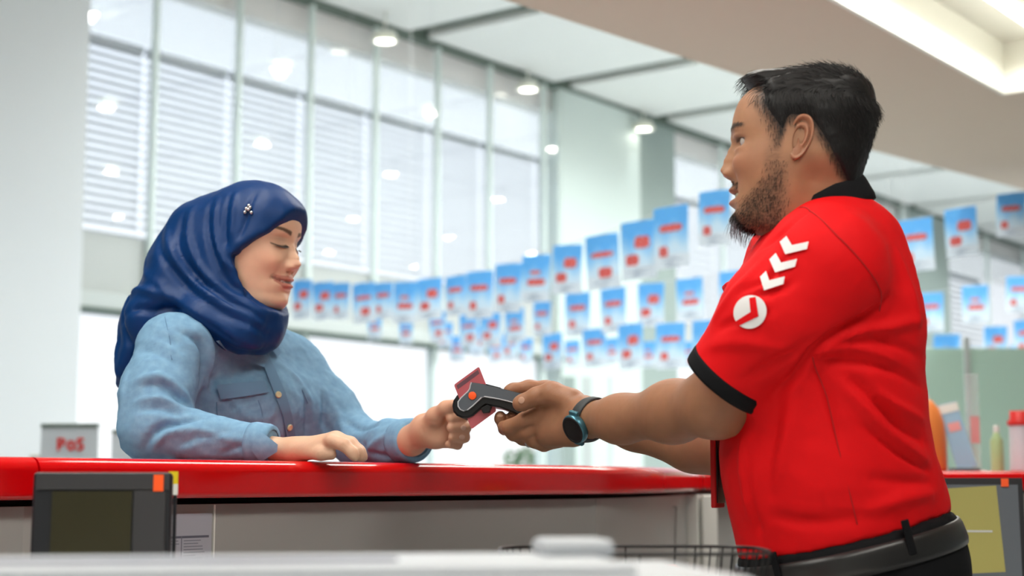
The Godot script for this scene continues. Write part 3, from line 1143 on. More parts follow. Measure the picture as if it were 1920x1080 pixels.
		put.call("seam", seam(whole, line, 0.0009, -0.0003), M.red_seam, shirt)
	# prints on the sleeve
	var look := Vector3(0.17, 0.11, -0.979).normalized()
	var sl := whole
	var chevrons := [
		[Vector3(0.3514, 1.3359, -2.0467), Vector3(0.3603, 1.3436, -2.0458), Vector3(0.3678, 1.3309, -2.0473), Vector3(0.3900, 1.3352, -2.0468), Vector3(0.3875, 1.3253, -2.0480), Vector3(0.3589, 1.3189, -2.0488)],
		[Vector3(0.3376, 1.3125, -2.0496), Vector3(0.3461, 1.3210, -2.0486), Vector3(0.3533, 1.3076, -2.0502), Vector3(0.3746, 1.3125, -2.0496), Vector3(0.3718, 1.3022, -2.0509), Vector3(0.3454, 1.2948, -2.0518)],
		[Vector3(0.3251, 1.2891, -2.0525), Vector3(0.3330, 1.2969, -2.0515), Vector3(0.3376, 1.2842, -2.0531), Vector3(0.3582, 1.2894, -2.0525), Vector3(0.3563, 1.2793, -2.0537), Vector3(0.3306, 1.2710, -2.0547)]]
	for c in chevrons:
		put.call("chevron", print_on(sl, c, look, 0.0030), M.print_white, shirt).set_meta("label", "white printed chevron")
	var disc := []
	for j in 36:
		var an := TAU * j / 36.0
		var q := Vector2(cos(an) * 33.0, sin(an) * 31.0).rotated(-0.78)
		if q.x > 0 and q.y < 0:
			q *= 1.0
		disc.append(Vector3(0.3117, 1.2424, -2.0583) + Vector3(1, 0, 0) * q.x * 0.0007005 + Vector3(0, 0.9925, 0.1226) * (-q.y * 0.0007005))
	put.call("emblem_disc", print_on(sl, disc, look, 0.0030), M.print_white, shirt).set_meta("label", "white printed disc with a red check mark")
	put.call("emblem_mark", print_on(sl, [Vector3(0.3107, 1.2608, -2.0560), Vector3(0.3193, 1.2625, -2.0558), Vector3(0.3233, 1.2367, -2.0590), Vector3(0.2969, 1.2240, -2.0605), Vector3(0.2911, 1.2289, -2.0599), Vector3(0.3126, 1.2424, -2.0583)], look, 0.0038), M.red_cloth, shirt)
	# black band at the end of the sleeve
	var cuff := band(sleeve, hem_c, arm_axis, -0.021, 0.0015, 0.11, 0.0022, -0.006, 72, 6)
	put.call("sleeve_band", cuff, M.black_rib, o).set_meta("label", "black ribbed sleeve band")
	# the far front edge of the shirt and its placket
	put.call("placket", bx(Vector3(0.012, 0.030, 0.035), Vector3(0.3322, 1.3077, -2.3827), 0.004, Basis(Vector3.BACK, 0.45)), M.red_cloth, shirt)

	# collar
	var neck := Field.new()
	var nu := Vector3(-0.46, 0.88, 0.0).normalized()
	var nc := Vector3(0.4514, 1.4186, -2.2642)
	neck.ell(nc - nu * 0.05, nc + nu * 0.06, 0.0745, 0.072, 0.0715, 0.069, sb, 0.01)
	var col := band(neck, nc, nu, -0.026, 0.016, 0.10, 0.0045, -0.0035, 72, 6)
	put.call("collar", col, M.black_rib, o).set_meta("label", "black ribbed collar")

	# trousers, belt
	var tr := Field.new()
	tr.ell(Vector3(0.4810, 0.9543, -2.3256) - waist * 0.004, Vector3(0.4981, 0.8925, -2.3332), 0.162, 0.148, 0.168, 0.152, sb, 0.04)
	tr.ell(Vector3(0.4981, 0.8925, -2.3332), Vector3(0.5098, 0.7612, -2.3494), 0.168, 0.152, 0.160, 0.150, sb, 0.06)
	tr.ell(Vector3(0.4733, 0.7702, -2.2677), Vector3(0.4808, 0.0917, -2.3515), 0.088, 0.105, 0.060, 0.070, sb, 0.04)
	tr.ell(Vector3(0.5074, 0.7522, -2.4312), Vector3(0.5155, 0.0248, -2.5210), 0.088, 0.105, 0.060, 0.070, sb, 0.04)
	tr.cuts.append(Plane(waist, waist.dot(waist_c + waist * 0.004)))
	tr.cuts.append(Plane(Vector3.DOWN, -0.06))
	var trs := tr.surface(0.011)
	soften(trs, 2)
	fold(trs, tr, [[[Vector3(0.4948, 0.9152, -2.1793), Vector3(0.5311, 0.8647, -2.1855)], -0.003, 0.012], [[Vector3(0.3929, 0.8972, -2.1815), Vector3(0.4365, 0.8503, -2.1873)], -0.003, 0.012]])
	put.call("trousers", trs, M.black_cloth, o).set_meta("label", "black trousers")
	var belt := put.call("belt", band(tr, waist_c - waist * 0.028, waist, -0.018, 0.019, 0.24, 0.0045, -0.006, 96, 6), M.black_leather, o) as MeshInstance3D
	belt.set_meta("label", "black leather belt")
	for p in [Vector3(0.5311, 0.9427, -2.1759), Vector3(0.3613, 0.9011, -2.2012)]:
		var w := tr.onto(p, 0.006)
		var nn := tr.grad(w, tr.all())
		put.call("belt_loop", bx(Vector3(0.012, 0.048, 0.003), w, 0.001, Basis(waist.cross(nn).normalized(), waist, nn).orthonormalized()), M.black_cloth, o)
	# shoes out of the picture carry him
	for q in [Vector3(0.4808, 0.0917, -2.3515), Vector3(0.5155, 0.0248, -2.5210)]:
		var p := Vector3(q.x, 0.0, q.z)
		put.call("shoe", bx(Vector3(0.27, 0.09, 0.095), p + Vector3(-0.06, 0.045, 0.0), 0.03, Basis(Vector3.UP, 0.2)), M.black_leather, o)

# torso and sleeve joined, the sleeve alone cut by its hem
func whole_shirt(torso: Field, sleeve: Field, hem: Plane, cell: float) -> Dictionary:
	var both := Joined.new()
	both.t = torso
	both.s = sleeve
	both.hem = hem
	both.lo = torso.lo.min(sleeve.lo)
	both.hi = torso.hi.max(sleeve.hi)
	for g: Field in [torso, sleeve]:
		for i in g.a.size():
			both._put(g.a[i], g.a[i] + g.ab[i], g.ra[i], g.rb[i], g.k[i], g.side[i])
	both.split = torso.a.size()
	both.cuts = torso.cuts
	return both.surface(cell)

class Joined extends Field:
	var t: Field
	var s: Field
	var hem: Plane
	var split := 0
	func dist(p: Vector3, ids: PackedInt32Array) -> float:
		var d := 1.0
		var e := 1.0
		for i in ids:
			var v := one(i, p)
			var b := k[i]
			if i < split:
				var h := b - absf(d - v)
				d = minf(d, v)
				if h > 0.0:
					d -= h * h / (4.0 * b)
			else:
				var h := b - absf(e - v)
				e = minf(e, v)
				if h > 0.0:
					e -= h * h / (4.0 * b)
		for c in cuts:
			d = maxf(d, c.distance_to(p))
		e = maxf(e, hem.distance_to(p))
		var h2 := 0.03 - absf(d - e)
		d = minf(d, e)
		if h2 > 0.0:
			d -= h2 * h2 / 0.12
		return d

func on_all(f: Field, folds: Array) -> Array:       # folds laid on the surface once
	for g in folds:
		var pts: Array = g[0]
		for j in pts.size():
			pts[j] = f.onto(pts[j])
	return folds


# ---------------------------------------------------------------- the customer
class Scarf extends Field:
	var back: Transform3D
	const EDGE_Z := [[-0.128, 0.085], [-0.118, 0.062], [-0.103, 0.040], [-0.075, 0.020], [-0.033, 0.010], [-0.005, 0.038], [0.018, 0.066], [0.040, 0.083], [0.060, 0.091], [0.080, 0.099]]
	func dist(p: Vector3, ids: PackedInt32Array) -> float:
		var d := super.dist(p, ids)
		if d > 0.03:
			return d
		var q := back * p
		if q.z < -0.02 or q.y < -0.16 or q.y > 0.09:
			return d
		var zb := 0.2
		if q.y < EDGE_Z[0][0]:
			zb = EDGE_Z[0][1] + (EDGE_Z[0][0] - q.y) * 2.2
		elif q.y > EDGE_Z[-1][0]:
			zb = EDGE_Z[-1][1] + (q.y - EDGE_Z[-1][0]) * 1.2
		else:
			for j in EDGE_Z.size() - 1:
				if q.y <= EDGE_Z[j + 1][0]:
					zb = lerpf(EDGE_Z[j][1], EDGE_Z[j + 1][1], (q.y - EDGE_Z[j][0]) / (EDGE_Z[j + 1][0] - EDGE_Z[j][0]))
					break
		return maxf(d, (q.z - zb) * 0.72)

func build_customer() -> void:
	var o := thing("person", "woman in blue headscarf and denim shirt leaning on red counter", "person", Vector3(Vector3(-0.5435, 1.0352, -3.0511).x, 0, Vector3(-0.5435, 1.0352, -3.0511).z))
	var base := o.position
	var skin := Color(0.80, 0.52, 0.36)
	var put := func(called: String, s: Dictionary, m: Material, parent: Node3D) -> MeshInstance3D:
		return obj(called, shift(s, -base), m, parent)
	var h := Head.new()
	h.at = frame(68.0, 6.0, 0.0, Vector3(-0.4850, 1.4645, -2.9225))
	h.round_e = 2.25
	h.keys = [
		[-0.190, 0.024, -0.070, 0.052, -0.02], [-0.150, 0.028, -0.066, 0.051, -0.018], [-0.130, 0.036, -0.064, 0.051, -0.014], [-0.123, 0.054, -0.064, 0.051, -0.01],
		[-0.117, 0.070, -0.065, 0.052, -0.005], [-0.106, 0.078, -0.066, 0.056, 0.0], [-0.090, 0.076, -0.068, 0.061, 0.0], [-0.070, 0.076, -0.072, 0.067, 0.0],
		[-0.045, 0.081, -0.078, 0.0715, 0.0], [-0.020, 0.085, -0.084, 0.0735, 0.0], [0.003, 0.083, -0.088, 0.073, 0.0], [0.022, 0.087, -0.091, 0.072, 0.0],
		[0.045, 0.088, -0.088, 0.069, -0.003], [0.066, 0.079, -0.080, 0.062, -0.005], [0.080, 0.062, -0.066, 0.051, -0.008], [0.090, 0.041, -0.049, 0.037, -0.01],
		[0.096, 0.018, -0.030, 0.020, -0.01], [0.098, -0.009, -0.011, 0.0, -0.01]]
	h.nose = [[-0.054, 0.0, 0.010], [-0.048, 0.005, 0.011], [-0.041, 0.017, 0.0125], [-0.034, 0.0225, 0.0120], [-0.024, 0.0165, 0.0105], [-0.008, 0.008, 0.0085], [0.008, 0.003, 0.009], [0.024, 0.0, 0.010]]
	h.bumps = [
		[0.0, -0.071, 0.0095, 0.025, 0.022], [0.031, 0.004, -0.0085, 0.017, 0.0105], [0.0145, -0.0405, 0.0085, 0.0065, 0.0068], [0.0070, -0.0482, -0.0085, 0.0038, 0.0026],
		[0.0315, 0.0030, 0.0062, 0.0125, 0.0078], [0.0315, -0.0075, 0.0025, 0.013, 0.0035], [0.0315, 0.0120, -0.0015, 0.014, 0.0025], [0.030, 0.022, 0.0018, 0.020, 0.006],
		[0.0, -0.0625, 0.0068, 0.015, 0.0042], [0.014, -0.0630, 0.0022, 0.009, 0.0038], [0.0, -0.0760, 0.0078, 0.015, 0.0050], [0.012, -0.0745, 0.002, 0.008, 0.004],
		[0.0, -0.0685, -0.0048, 0.024, 0.0022], [0.0335, -0.0625, -0.0045, 0.0045, 0.0045], [0.0, -0.0865, -0.0035, 0.018, 0.005], [0.0, -0.103, 0.0052, 0.016, 0.010],
		[0.043, -0.036, 0.0085, 0.020, 0.017], [0.031, -0.055, -0.0018, 0.005, 0.012], [0.034, -0.080, 0.003, 0.014, 0.014]]
	var brow := Color(0.055, 0.030, 0.020)
	var mottle := FastNoiseLite.new()
	mottle.frequency = 40.0
	var hairs := FastNoiseLite.new()
	hairs.frequency = 300.0
	var color := func(p: Vector3) -> Color:
		var c := skin * (1.0 + 0.05 * mottle.get_noise_3dv(p))
		var ax := absf(p.x)
		if p.z < 0.02:
			return c
		c = c.lerp(Color(0.66, 0.27, 0.18), 0.42 * gauss((ax - 0.046) / 0.022) * gauss((p.y + 0.034) / 0.020))
		c = c.lerp(Color(0.62, 0.29, 0.20), 0.25 * gauss(ax / 0.014) * gauss((p.y + 0.036) / 0.012))
		# lips
		var up_c := -0.0628 + 0.0016 * gauss((ax - 0.006) / 0.004) + 0.12 * maxf(0.0, ax - 0.014)
		var lo_c := -0.0752 + 0.42 * maxf(0.0, ax - 0.012)
		var lip := maxf(sm(1.25, 0.8, absf(p.y - up_c) / lerpf(0.0052, 0.0028, sm(0.012, 0.026, ax))), sm(1.25, 0.8, absf(p.y - lo_c) / lerpf(0.0058, 0.0030, sm(0.012, 0.026, ax)))) * sm(0.0330, 0.0290, ax)
		c = c.lerp(Color(0.46, 0.155, 0.125), 0.85 * lip)
		# the line between the lips, a glimpse of teeth
		var line := -0.0688 + 0.27 * maxf(0.0, ax - 0.012)
		if ax < 0.020 and absf(p.y - line) < 0.0015:
			c = Color(0.66, 0.58, 0.52)
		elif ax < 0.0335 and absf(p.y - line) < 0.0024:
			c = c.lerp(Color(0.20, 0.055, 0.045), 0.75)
		# eyebrow: full at the nose, fine at the temple
		var e := (ax - 0.034) / 0.022
		var by := (p.y - (0.0235 + 0.0042 * sin(clampf(e, -1.2, 1.2) * 1.3 + 0.7))) / lerpf(0.0046, 0.0020, clampf((e + 1.0) / 2.0, 0.0, 1.0))
		if absf(e) < 1.15:
			c = c.lerp(brow, clampf((1.25 - absf(by)) * 1.5 + 0.3 * hairs.get_noise_3dv(p), 0.0, 0.88) * sm(1.15, 0.9, absf(e)))
		# lowered lids: darker tone on the lid, dark lash line
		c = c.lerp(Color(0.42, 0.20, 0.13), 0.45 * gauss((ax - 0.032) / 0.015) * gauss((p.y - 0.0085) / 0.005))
		var g := (ax - 0.0315) / 0.0155
		var ly := p.y - (-0.0045 + 0.0028 * g * g)
		if absf(g) < 1.15:
			c = c.lerp(Color(0.015, 0.010, 0.009), 0.95 * gauss(ly / 0.0014) * sm(1.15, 0.95, absf(g)))
		return c
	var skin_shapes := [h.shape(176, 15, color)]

	# hands
	var hand := Field.new()
	# her right hand rests on the counter
	hand.chain([Vector3(-0.4257, 1.0781, -2.7184), Vector3(-0.3641, 1.0732, -2.7039)], [0.0235, 0.0195], 0.02)
	hand.ell(Vector3(-0.3678, 1.0768, -2.7034), Vector3(-0.3035, 1.0912, -2.6966), 0.024, 0.0170, 0.035, 0.0150, Vector3(0.35, 0.1, 0.93), 0.02)
	hand.chain([Vector3(-0.3047, 1.0902, -2.6594), Vector3(-0.2823, 1.0829, -2.6523), Vector3(-0.2676, 1.0704, -2.6498), Vector3(-0.2621, 1.0624, -2.6488)], [0.0110, 0.0095, 0.0088, 0.0078], 0.009)
	hand.chain([Vector3(-0.2996, 1.0934, -2.6782), Vector3(-0.2755, 1.0851, -2.6722), Vector3(-0.2608, 1.0717, -2.6708), Vector3(-0.2543, 1.0627, -2.6699)], [0.0118, 0.0100, 0.0092, 0.0082], 0.009)
	hand.chain([Vector3(-0.2986, 1.0949, -2.7012), Vector3(-0.2743, 1.0866, -2.6962), Vector3(-0.2594, 1.0730, -2.6938), Vector3(-0.2528, 1.0631, -2.6930)], [0.0120, 0.0100, 0.0092, 0.0082], 0.009)
	hand.chain([Vector3(-0.3047, 1.0937, -2.7235), Vector3(-0.2802, 1.0854, -2.7185), Vector3(-0.2652, 1.0717, -2.7161), Vector3(-0.2577, 1.0635, -2.7151)], [0.0112, 0.0096, 0.0090, 0.0080], 0.009)
	hand.chain([Vector3(-0.3472, 1.0720, -2.6859), Vector3(-0.3217, 1.0690, -2.6691), Vector3(-0.3031, 1.0662, -2.6644)], [0.0140, 0.0108, 0.0085], 0.010)
	# her left hand holds the card: palm towards us, fingers curled
	hand.chain([Vector3(-0.2041, 1.0910, -2.9133), Vector3(-0.1823, 1.0959, -2.8774), Vector3(-0.1615, 1.1124, -2.8502)], [0.0240, 0.0240, 0.0235], 0.02)
	hand.ell(Vector3(-0.1583, 1.1142, -2.8449), Vector3(-0.1219, 1.1192, -2.8241), 0.028, 0.017, 0.036, 0.0155, Vector3(0.15, 1, 0.0), 0.02)
	hand.chain([Vector3(-0.1524, 1.1192, -2.8241), Vector3(-0.1362, 1.1373, -2.8018), Vector3(-0.1164, 1.1504, -2.7800), Vector3(-0.1019, 1.1563, -2.7662)], [0.0165, 0.0140, 0.0112, 0.0090], 0.012)
	hand.chain([Vector3(-0.1188, 1.1435, -2.8362), Vector3(-0.0934, 1.1466, -2.8207), Vector3(-0.0867, 1.1368, -2.7917), Vector3(-0.1078, 1.1325, -2.7771)], [0.0118, 0.0105, 0.0098, 0.0086], 0.004)
	hand.chain([Vector3(-0.1149, 1.1235, -2.8387), Vector3(-0.0838, 1.1230, -2.8237), Vector3(-0.0818, 1.1161, -2.7893), Vector3(-0.1068, 1.1157, -2.7772)], [0.0118, 0.0105, 0.0100, 0.0088], 0.004)
	hand.chain([Vector3(-0.1168, 1.1055, -2.8409), Vector3(-0.0876, 1.1031, -2.8261), Vector3(-0.0838, 1.0993, -2.7933), Vector3(-0.1050, 1.0990, -2.7813)], [0.0115, 0.0100, 0.0096, 0.0084], 0.004)
	hand.chain([Vector3(-0.1226, 1.0931, -2.8425), Vector3(-0.0991, 1.0880, -2.8280), Vector3(-0.0962, 1.0864, -2.8010), Vector3(-0.1109, 1.0871, -2.7908)], [0.0105, 0.0088, 0.0084, 0.0075], 0.004)
	hand.cap(Vector3(-0.1381, 1.0984, -2.8267), Vector3(-0.1527, 1.1080, -2.8306), 0.016, 0.017, 0.02)
	# arms inside the sleeves
	var arms := Field.new()
	arms.chain([Vector3(-0.4020, 1.0771, -2.7135), Vector3(-0.5183, 1.0943, -2.7466), Vector3(-0.6281, 1.1139, -2.7794), Vector3(-0.6157, 1.2509, -2.8583), Vector3(-0.5363, 1.3061, -2.9774)], [0.020, 0.024, 0.030, 0.032, 0.035], 0.02)
	arms.chain([Vector3(-0.1956, 1.0908, -2.9032), Vector3(-0.2962, 1.0991, -3.0735), Vector3(-0.4335, 1.2361, -3.1372), Vector3(-0.5212, 1.3119, -3.0371)], [0.022, 0.028, 0.032, 0.035], 0.02)
	skin_shapes.append(tint(arms.surface(0.008), skin))
	var hs := hand.surface(0.003)
	soften(hs, 1, 0.4)
	fold(hs, hand, [[[Vector3(-0.1425, 1.1158, -2.7792), Vector3(-0.1237, 1.1064, -2.7804), Vector3(-0.1162, 1.0944, -2.7819)], -0.0014, 0.0022], [[Vector3(-0.1505, 1.1273, -2.7879), Vector3(-0.1294, 1.1176, -2.7790)], -0.0012, 0.0022], [[Vector3(-0.1652, 1.1183, -2.7991), Vector3(-0.1586, 1.1015, -2.8011)], -0.0012, 0.0022]])
	var cs := PackedColorArray()
	for p: Vector3 in hs.v:
		var c := skin * (0.84 + 0.06 * mottle.get_noise_3dv(p))
		c = c.lerp(Color(0.60, 0.27, 0.17), 0.5 if p.x > -0.21 else 0.1)
		cs.append(c)
	hs.c = cs
	skin_shapes.append(hs)
	for nl in [[Vector3(-0.0859, 1.1154, -2.7692), Vector3(-0.0804, 1.1155, -2.7712), 0.0048], [Vector3(-0.0878, 1.0987, -2.7712), Vector3(-0.0823, 1.0989, -2.7763), 0.0046]]:
		var a: Vector3 = hand.onto(nl[0], 0.0002)
		var b: Vector3 = hand.onto(nl[1], 0.0002)
		var n := hand.grad((a + b) / 2, hand.all())
		var y := (b - a).normalized()
		skin_shapes.append(tint(ball((a + b) / 2, Vector3(nl[2], 0.0010, (b - a).length() * 0.75), Basis(y.cross(n).normalized(), n, y.cross(n).normalized().cross(n)), 8), Color(0.70, 0.42, 0.33)))
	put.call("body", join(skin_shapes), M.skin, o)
	# lashes
	for sgn in [-1.0, 1.0]:
		var rows := [[], []]
		for q in 25:
			var g := lerpf(-1.1, 1.1, q / 24.0)
			var x := 0.0315 + 0.0155 * g
			var y := -0.0045 + 0.0028 * g * g
			var lv := h.on(y, atan2(x * 1.12, 0.083))
			var p := Vector3(sgn * x, y, lv.z + 0.0004)
			rows[0].append(h.at * p)
			rows[1].append(h.at * (p + Vector3(sgn * 0.0015 * g, -0.0030, 0.0052)))
		var ls := sheet(rows)
		put.call("eyelashes", ls, M.hair, o)

	# denim shirt
	var sd := Vector3(-0.5, 0, 0.866)
	var t := Field.new()
	t.ell(Vector3(-0.5363, 1.3049, -3.0178), Vector3(-0.5383, 1.2082, -3.0298), 0.085, 0.055, 0.158, 0.100, sd, 0.05)
	t.ell(Vector3(-0.5383, 1.2082, -3.0298), Vector3(-0.5435, 0.9640, -3.0599), 0.158, 0.100, 0.165, 0.120, sd, 0.05)
	t.cap(Vector3(-0.4697, 1.1603, -2.9904), Vector3(-0.4768, 1.1352, -2.9934), 0.066, 0.066, 0.05)
	t.cap(Vector3(-0.4197, 1.1643, -3.0755), Vector3(-0.4280, 1.1385, -3.0787), 0.064, 0.064, 0.05)
	t.chain([Vector3(-0.5427, 1.2992, -2.9581), Vector3(-0.6108, 1.2605, -2.8571)], [0.05, 0.060], 0.05)
	t.chain([Vector3(-0.5212, 1.3044, -3.0683), Vector3(-0.4463, 1.2519, -3.1352)], [0.045, 0.055], 0.05)
	t.chain([Vector3(-0.6175, 1.2533, -2.8529), Vector3(-0.6292, 1.1751, -2.8021), Vector3(-0.6307, 1.1137, -2.7744)], [0.062, 0.060, 0.0540], 0.035)
	t.chain([Vector3(-0.6307, 1.1100, -2.7749), Vector3(-0.5276, 1.0943, -2.7466), Vector3(-0.4093, 1.0843, -2.7126)], [0.0500, 0.0385, 0.0300], 0.03)
	t.chain([Vector3(-0.4378, 1.2414, -3.1365), Vector3(-0.3643, 1.1561, -3.1269), Vector3(-0.2982, 1.0970, -3.0737)], [0.060, 0.055, 0.043], 0.035)
	t.chain([Vector3(-0.2982, 1.0970, -3.0737), Vector3(-0.2246, 1.0942, -2.9632), Vector3(-0.1748, 1.0970, -2.8823)], [0.042, 0.038, 0.0345], 0.03)
	t.cuts.append(Plane(Vector3.DOWN, -0.80))
	var ax1 := (Vector3(-0.4093, 1.0843, -2.7126) - Vector3(-0.5276, 1.0943, -2.7466)).normalized()
	var ax2 := (Vector3(-0.1748, 1.0970, -2.8823) - Vector3(-0.2246, 1.0942, -2.9632)).normalized()
	var ts := clipped(t, [Plane(ax1, ax1.dot(Vector3(-0.4130, 1.0843, -2.7126))), Plane(ax2, ax2.dot(Vector3(-0.1791, 1.0953, -2.8896)))], [Vector3(-0.4130, 1.0843, -2.7126), Vector3(-0.1791, 1.0953, -2.8896)], 0.09, 0.0052)
	soften(ts, 2, 0.4)
	crumple(ts, 11.0, 0.0026, 6, Vector3(1.0, 1.3, 1.0))
	crumple(ts, 30.0, 0.0006, 9)
	fold(ts, t, [
		[[Vector3(-0.5894, 1.2898, -2.7879), Vector3(-0.5631, 1.2642, -2.8213), Vector3(-0.5497, 1.2243, -2.8263), Vector3(-0.5497, 1.1768, -2.8321), Vector3(-0.5477, 1.1262, -2.8082)], -0.0165, 0.0076],
		[[Vector3(-0.5864, 1.2975, -2.8374), Vector3(-0.5449, 1.2640, -2.8415), Vector3(-0.5305, 1.2162, -2.8474), Vector3(-0.5285, 1.1491, -2.8557)], 0.0075, 0.0085],
		[[Vector3(-0.6565, 1.1948, -2.7392), Vector3(-0.6138, 1.2067, -2.7378), Vector3(-0.5795, 1.1883, -2.7400), Vector3(-0.5587, 1.1567, -2.7742)], 0.0072, 0.0076],
		[[Vector3(-0.6528, 1.1791, -2.7412), Vector3(-0.6138, 1.1883, -2.7400), Vector3(-0.5795, 1.1699, -2.7423), Vector3(-0.5568, 1.1381, -2.7765)], -0.0075, 0.0068],
		[[Vector3(-0.6485, 1.1584, -2.7336), Vector3(-0.6038, 1.1688, -2.7223), Vector3(-0.5709, 1.1501, -2.7347), Vector3(-0.5453, 1.1243, -2.7580)], 0.0069, 0.0068],
		[[Vector3(-0.6425, 1.1414, -2.7257), Vector3(-0.6016, 1.1519, -2.7143), Vector3(-0.5689, 1.1341, -2.7266)], -0.0063, 0.0068],
		[[Vector3(-0.6323, 1.0698, -2.7144), Vector3(-0.6177, 1.0988, -2.7108), Vector3(-0.5912, 1.1206, -2.7081), Vector3(-0.5558, 1.1264, -2.7174), Vector3(-0.5302, 1.1159, -2.7288)], -0.0112, 0.0072],
		[[Vector3(-0.6158, 1.0734, -2.7139), Vector3(-0.6008, 1.0985, -2.7007), Vector3(-0.5735, 1.1121, -2.6991), Vector3(-0.5373, 1.1097, -2.7094)], 0.0075, 0.0068],
		[[Vector3(-0.5756, 1.0789, -2.7132), Vector3(-0.5371, 1.0967, -2.7010), Vector3(-0.4916, 1.0985, -2.7007)], -0.0053, 0.0068],
		[[Vector3(-0.5437, 1.1097, -2.7094), Vector3(-0.5007, 1.0985, -2.7007), Vector3(-0.4580, 1.0892, -2.6918)], 0.0051, 0.0059],
		[[Vector3(-0.4934, 1.0743, -2.7138), Vector3(-0.4535, 1.0820, -2.6927), Vector3(-0.4202, 1.0818, -2.6826)], -0.0045, 0.0059],
		[[Vector3(-0.6717, 1.2113, -2.7775), Vector3(-0.6701, 1.1539, -2.7544), Vector3(-0.6695, 1.0982, -2.7512)], 0.0045, 0.0085],
		[[Vector3(-0.6538, 1.2503, -2.7928), Vector3(-0.6209, 1.2375, -2.7743), Vector3(-0.5927, 1.2113, -2.7775)], -0.0045, 0.0076],
		[[Vector3(-0.6396, 1.2691, -2.7905), Vector3(-0.6021, 1.2580, -2.7717), Vector3(-0.5759, 1.2308, -2.7852)], 0.0045, 0.0076],
		[[Vector3(-0.5353, 1.2257, -2.8462), Vector3(-0.5112, 1.1779, -2.8522), Vector3(-0.4871, 1.1444, -2.8563)], -0.0045, 0.0076],
		[[Vector3(-0.5015, 1.1731, -2.8527), Vector3(-0.4822, 1.1444, -2.8563), Vector3(-0.4437, 1.1204, -2.8592)], 0.0045, 0.0076],
		[[Vector3(-0.5208, 1.1300, -2.8581), Vector3(-0.4726, 1.1109, -2.8604), Vector3(-0.4273, 1.1067, -2.8811)], -0.0045, 0.0085],
		[[Vector3(-0.4061, 1.2063, -2.9998), Vector3(-0.3858, 1.1559, -3.0060), Vector3(-0.3756, 1.1005, -3.0128)], -0.0075, 0.0076],
		[[Vector3(-0.4315, 1.2366, -2.9960), Vector3(-0.3909, 1.1962, -3.0010), Vector3(-0.3655, 1.1358, -3.0085)], 0.0053, 0.0085],
		[[Vector3(-0.3736, 1.1889, -3.0523), Vector3(-0.3589, 1.1370, -3.0386), Vector3(-0.3533, 1.0955, -3.0135)], -0.0090, 0.0076],
		[[Vector3(-0.3469, 1.1587, -3.0661), Vector3(-0.3241, 1.1271, -3.0499), Vector3(-0.3096, 1.0905, -3.0141)], 0.0060, 0.0076],
		[[Vector3(-0.3200, 1.1275, -3.0599), Vector3(-0.2741, 1.1056, -3.0122), Vector3(-0.2281, 1.1085, -2.9413)], -0.0060, 0.0068],
		[[Vector3(-0.2714, 1.0698, -2.9864), Vector3(-0.2380, 1.0937, -2.9432), Vector3(-0.1998, 1.1070, -2.8911)], 0.0053, 0.0059],
		[[Vector3(-0.2613, 1.0947, -2.9833), Vector3(-0.2208, 1.0735, -2.9154), Vector3(-0.1887, 1.0728, -2.8752)], -0.0053, 0.0059]])
	var shirt := put.call("shirt", ts, M.denim, o) as MeshInstance3D
	shirt.set_meta("label", "light blue denim shirt with rolled sleeves")
	for line in [[Vector3(-0.6218, 1.3032, -2.8266), Vector3(-0.6043, 1.2636, -2.7811), Vector3(-0.6021, 1.2300, -2.7752)], [Vector3(-0.4102, 1.1932, -3.0014), Vector3(-0.4000, 1.1811, -3.0029), Vector3(-0.3898, 1.1701, -3.0043)], [Vector3(-0.5352, 1.1635, -2.8741), Vector3(-0.5322, 1.1308, -2.8781), Vector3(-0.5284, 1.0999, -2.8819)], [Vector3(-0.4497, 1.1713, -2.8731), Vector3(-0.4419, 1.1356, -2.8775), Vector3(-0.4390, 1.1067, -2.8811)]]:
		put.call("seam", seam(t, line, 0.0010, 0.0010), M.denim_seam, shirt)
	var look := Vector3(-0.16, 0.10, -0.98).normalized()
	put.call("pocket_flap", print_on(t, [Vector3(-0.5268, 1.1892, -2.8004), Vector3(-0.4832, 1.1930, -2.7999), Vector3(-0.4387, 1.1958, -2.7996), Vector3(-0.4311, 1.1742, -2.8022), Vector3(-0.4757, 1.1676, -2.8030), Vector3(-0.5193, 1.1629, -2.8036)], look, 0.0065, 0.006), M.denim_seam, shirt)
	put.call("placket", print_on(t, [Vector3(-0.4491, 1.2466, -2.7933), Vector3(-0.4340, 1.2466, -2.7933), Vector3(-0.4169, 1.2127, -2.7975), Vector3(-0.3999, 1.1732, -2.8023), Vector3(-0.3866, 1.1281, -2.8079), Vector3(-0.3790, 1.0811, -2.8137), Vector3(-0.3951, 1.0811, -2.8137), Vector3(-0.4037, 1.1281, -2.8079), Vector3(-0.4188, 1.1676, -2.8030), Vector3(-0.4340, 1.2071, -2.7982)], look, 0.0060, 0.006), M.denim_seam, shirt)
	put.call("collar", print_on(t, [Vector3(-0.5268, 1.2691, -2.7905), Vector3(-0.5079, 1.2729, -2.7900), Vector3(-0.4776, 1.2635, -2.7912), Vector3(-0.4435, 1.2541, -2.7924), Vector3(-0.4302, 1.2353, -2.7947), Vector3(-0.4397, 1.2202, -2.7965), Vector3(-0.4681, 1.2296, -2.7954), Vector3(-0.5041, 1.2466, -2.7933)], look, 0.0140, 0.006), M.denim, shirt)
	put.call("collar", print_on(t, [Vector3(-0.4388, 1.2640, -2.8415), Vector3(-0.4244, 1.2688, -2.8409), Vector3(-0.4147, 1.2506, -2.8432), Vector3(-0.4215, 1.2430, -2.8441)], look, 0.0085, 0.006), M.denim_seam, shirt)
